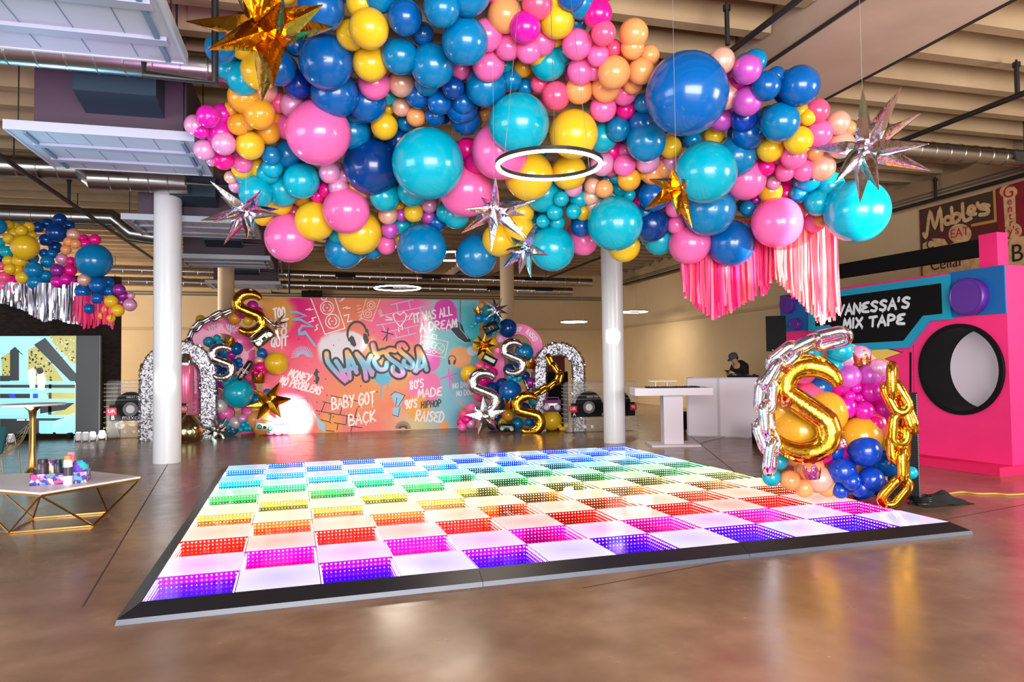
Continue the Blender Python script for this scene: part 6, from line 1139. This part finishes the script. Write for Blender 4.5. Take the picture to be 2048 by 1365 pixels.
for q in (((-w_, -d_, 0), (w_, -d_+.012, h_)), ((-w_, d_-.012, 0), (w_, d_, h_)), ((-w_, -d_, 0), (-w_+.012, d_, h_)), ((w_-.012, -d_, 0), (w_, d_, h_)), ((-w_, -d_, 0), (w_, d_, .012))): box2(b, *q)
obj('tray', b, gp, t_, False); font_text('lettering', 'COOL', .06, P('box_letter_purple', (120, 20, 130), .5), t_, Matrix.Translation((-.1, -d_-.002, .085)) @ Matrix.Rotation(PI/2, 4, 'X'), .001)
def can(loc, r, h, col, cap, label, grp='spray cans in the printed box'):
    t = thing('spray_can', label, 'spray can', M @ Vector(loc), grp); b = lathe(new_bm(), [(0, 0), (r, 0), (r, h*.8), (r*.82, h*.86), (0, h*.86)], 20); obj('body', b, P('can_%d_%d_%d' % col, col, .3, metal=.2), t)
    b = lathe(new_bm(), [(r*.85, h*.855), (r*.85, h), (0, h)], 18); obj('cap', b, P('cap_%d_%d_%d' % cap, cap, .35), t); b = lathe(new_bm(), [(r*1.01, h*.3), (r*1.01, h*.6)], 20); 
    [b.faces.remove(f) for f in [f for f in b.faces if len(f.verts) > 4]]; obj('label_band', b, P('can_band', (60, 50, 70), .4), t)
can((-.17, -.04, .012), .06, .26, (70, 60, 66), (40, 36, 40), 'grey spray can at the end of the printed box', None); can((-.02, -.07, .012), .04, .25, (40, 40, 52), (20, 20, 24), 'slim black spray can in the middle of the printed box', None)
can((.04, -.02, .012), .04, .25, (110, 190, 190), (90, 160, 160), 'pale teal spray can behind the printed box front', None); can((.09, .05, .012), .045, .32, (214, 120, 150), (230, 130, 150), 'pink spray can rising tallest from the printed box', None)
can((.1, -.22, 0), .045, .32, (232, 222, 226), (216, 130, 80), 'white spray can with an orange top standing in front of the printed box', None)
def bundle(loc, sc, cols, label):
    p = M @ Vector(loc); b = new_bm(); bmesh.ops.create_uvsphere(b, u_segments=20, v_segments=12, radius=1)
    for v in b.verts: v.co = Vector((v.co.x*sc[0], v.co.y*sc[1], v.co.z*sc[2]))*(1+.08*math.sin(v.co.x*7+v.co.z*5))
    for f in b.faces: c = f.calc_center_median(); f.material_index = int((c.x*.8/sc[0]+c.z/sc[2])*1.6+10) % len(cols); f.smooth = True
    o = obj('folded_cap', b, [P('cap_cloth_%d_%d_%d' % c, c, .7) for c in cols], None, True, angle=180); o.location = p; tag(o, label, 'cap')
bundle((-.08, .04, .14), (.1, .08, .11), [(240, 150, 60), (250, 230, 200), (160, 60, 200)], 'orange, cream and purple cloth cap stuffed in the printed box'); bundle((.18, .02, .13), (.085, .1, .11), [(40, 70, 190), (120, 60, 190), (60, 180, 190)], 'blue and purple cloth cap at the end of the printed box')
# wire lounge chair with a teal cushion, cut by the frame
p = at_z(-42, 985); t_ = thing('wire_chair', 'gold wire mesh lounge chair behind the low table', 'chair', (p.x-.1, p.y+.5, 0)); wr_ = P('chair_wire', (166, 130, 80), .3, metal=1)
def shell(u, v): x = -.42+u*.84; return Vector((x, -.35+v*.8, .40+.34*max(0, (v-.45))**1.5*2.2+.22*abs(2*u-1)**2.5+.0*v))
b = new_bm()
for k in range(15): tube(b, [shell(k/14, j/12) for j in range(13)], .0035, 4)
for k in range(13): tube(b, [shell(j/14, k/12) for j in range(15)], .0035, 4)
obj('seat_shell', b, wr_, t_)
for sx in (-1, 1):
    b = new_bm(); tube(b, [(sx*.3, -.3, .42), (sx*.34, -.3, .012), (sx*.34, .32, .012), (sx*.3, .3, .5)], .01, 8); obj('leg', b, wr_, t_)
b = new_bm(); puffy(b, .46, .42, .18); o = obj('cushion', b, P('teal_velvet', (14, 80, 84), .85), None); o.matrix_world = Matrix.Translation((p.x-.12, p.y+.55, .68)) @ Matrix.Rotation(math.radians(-25), 4, 'X'); tag(o, 'teal cushion on the gold wire chair', 'cushion')
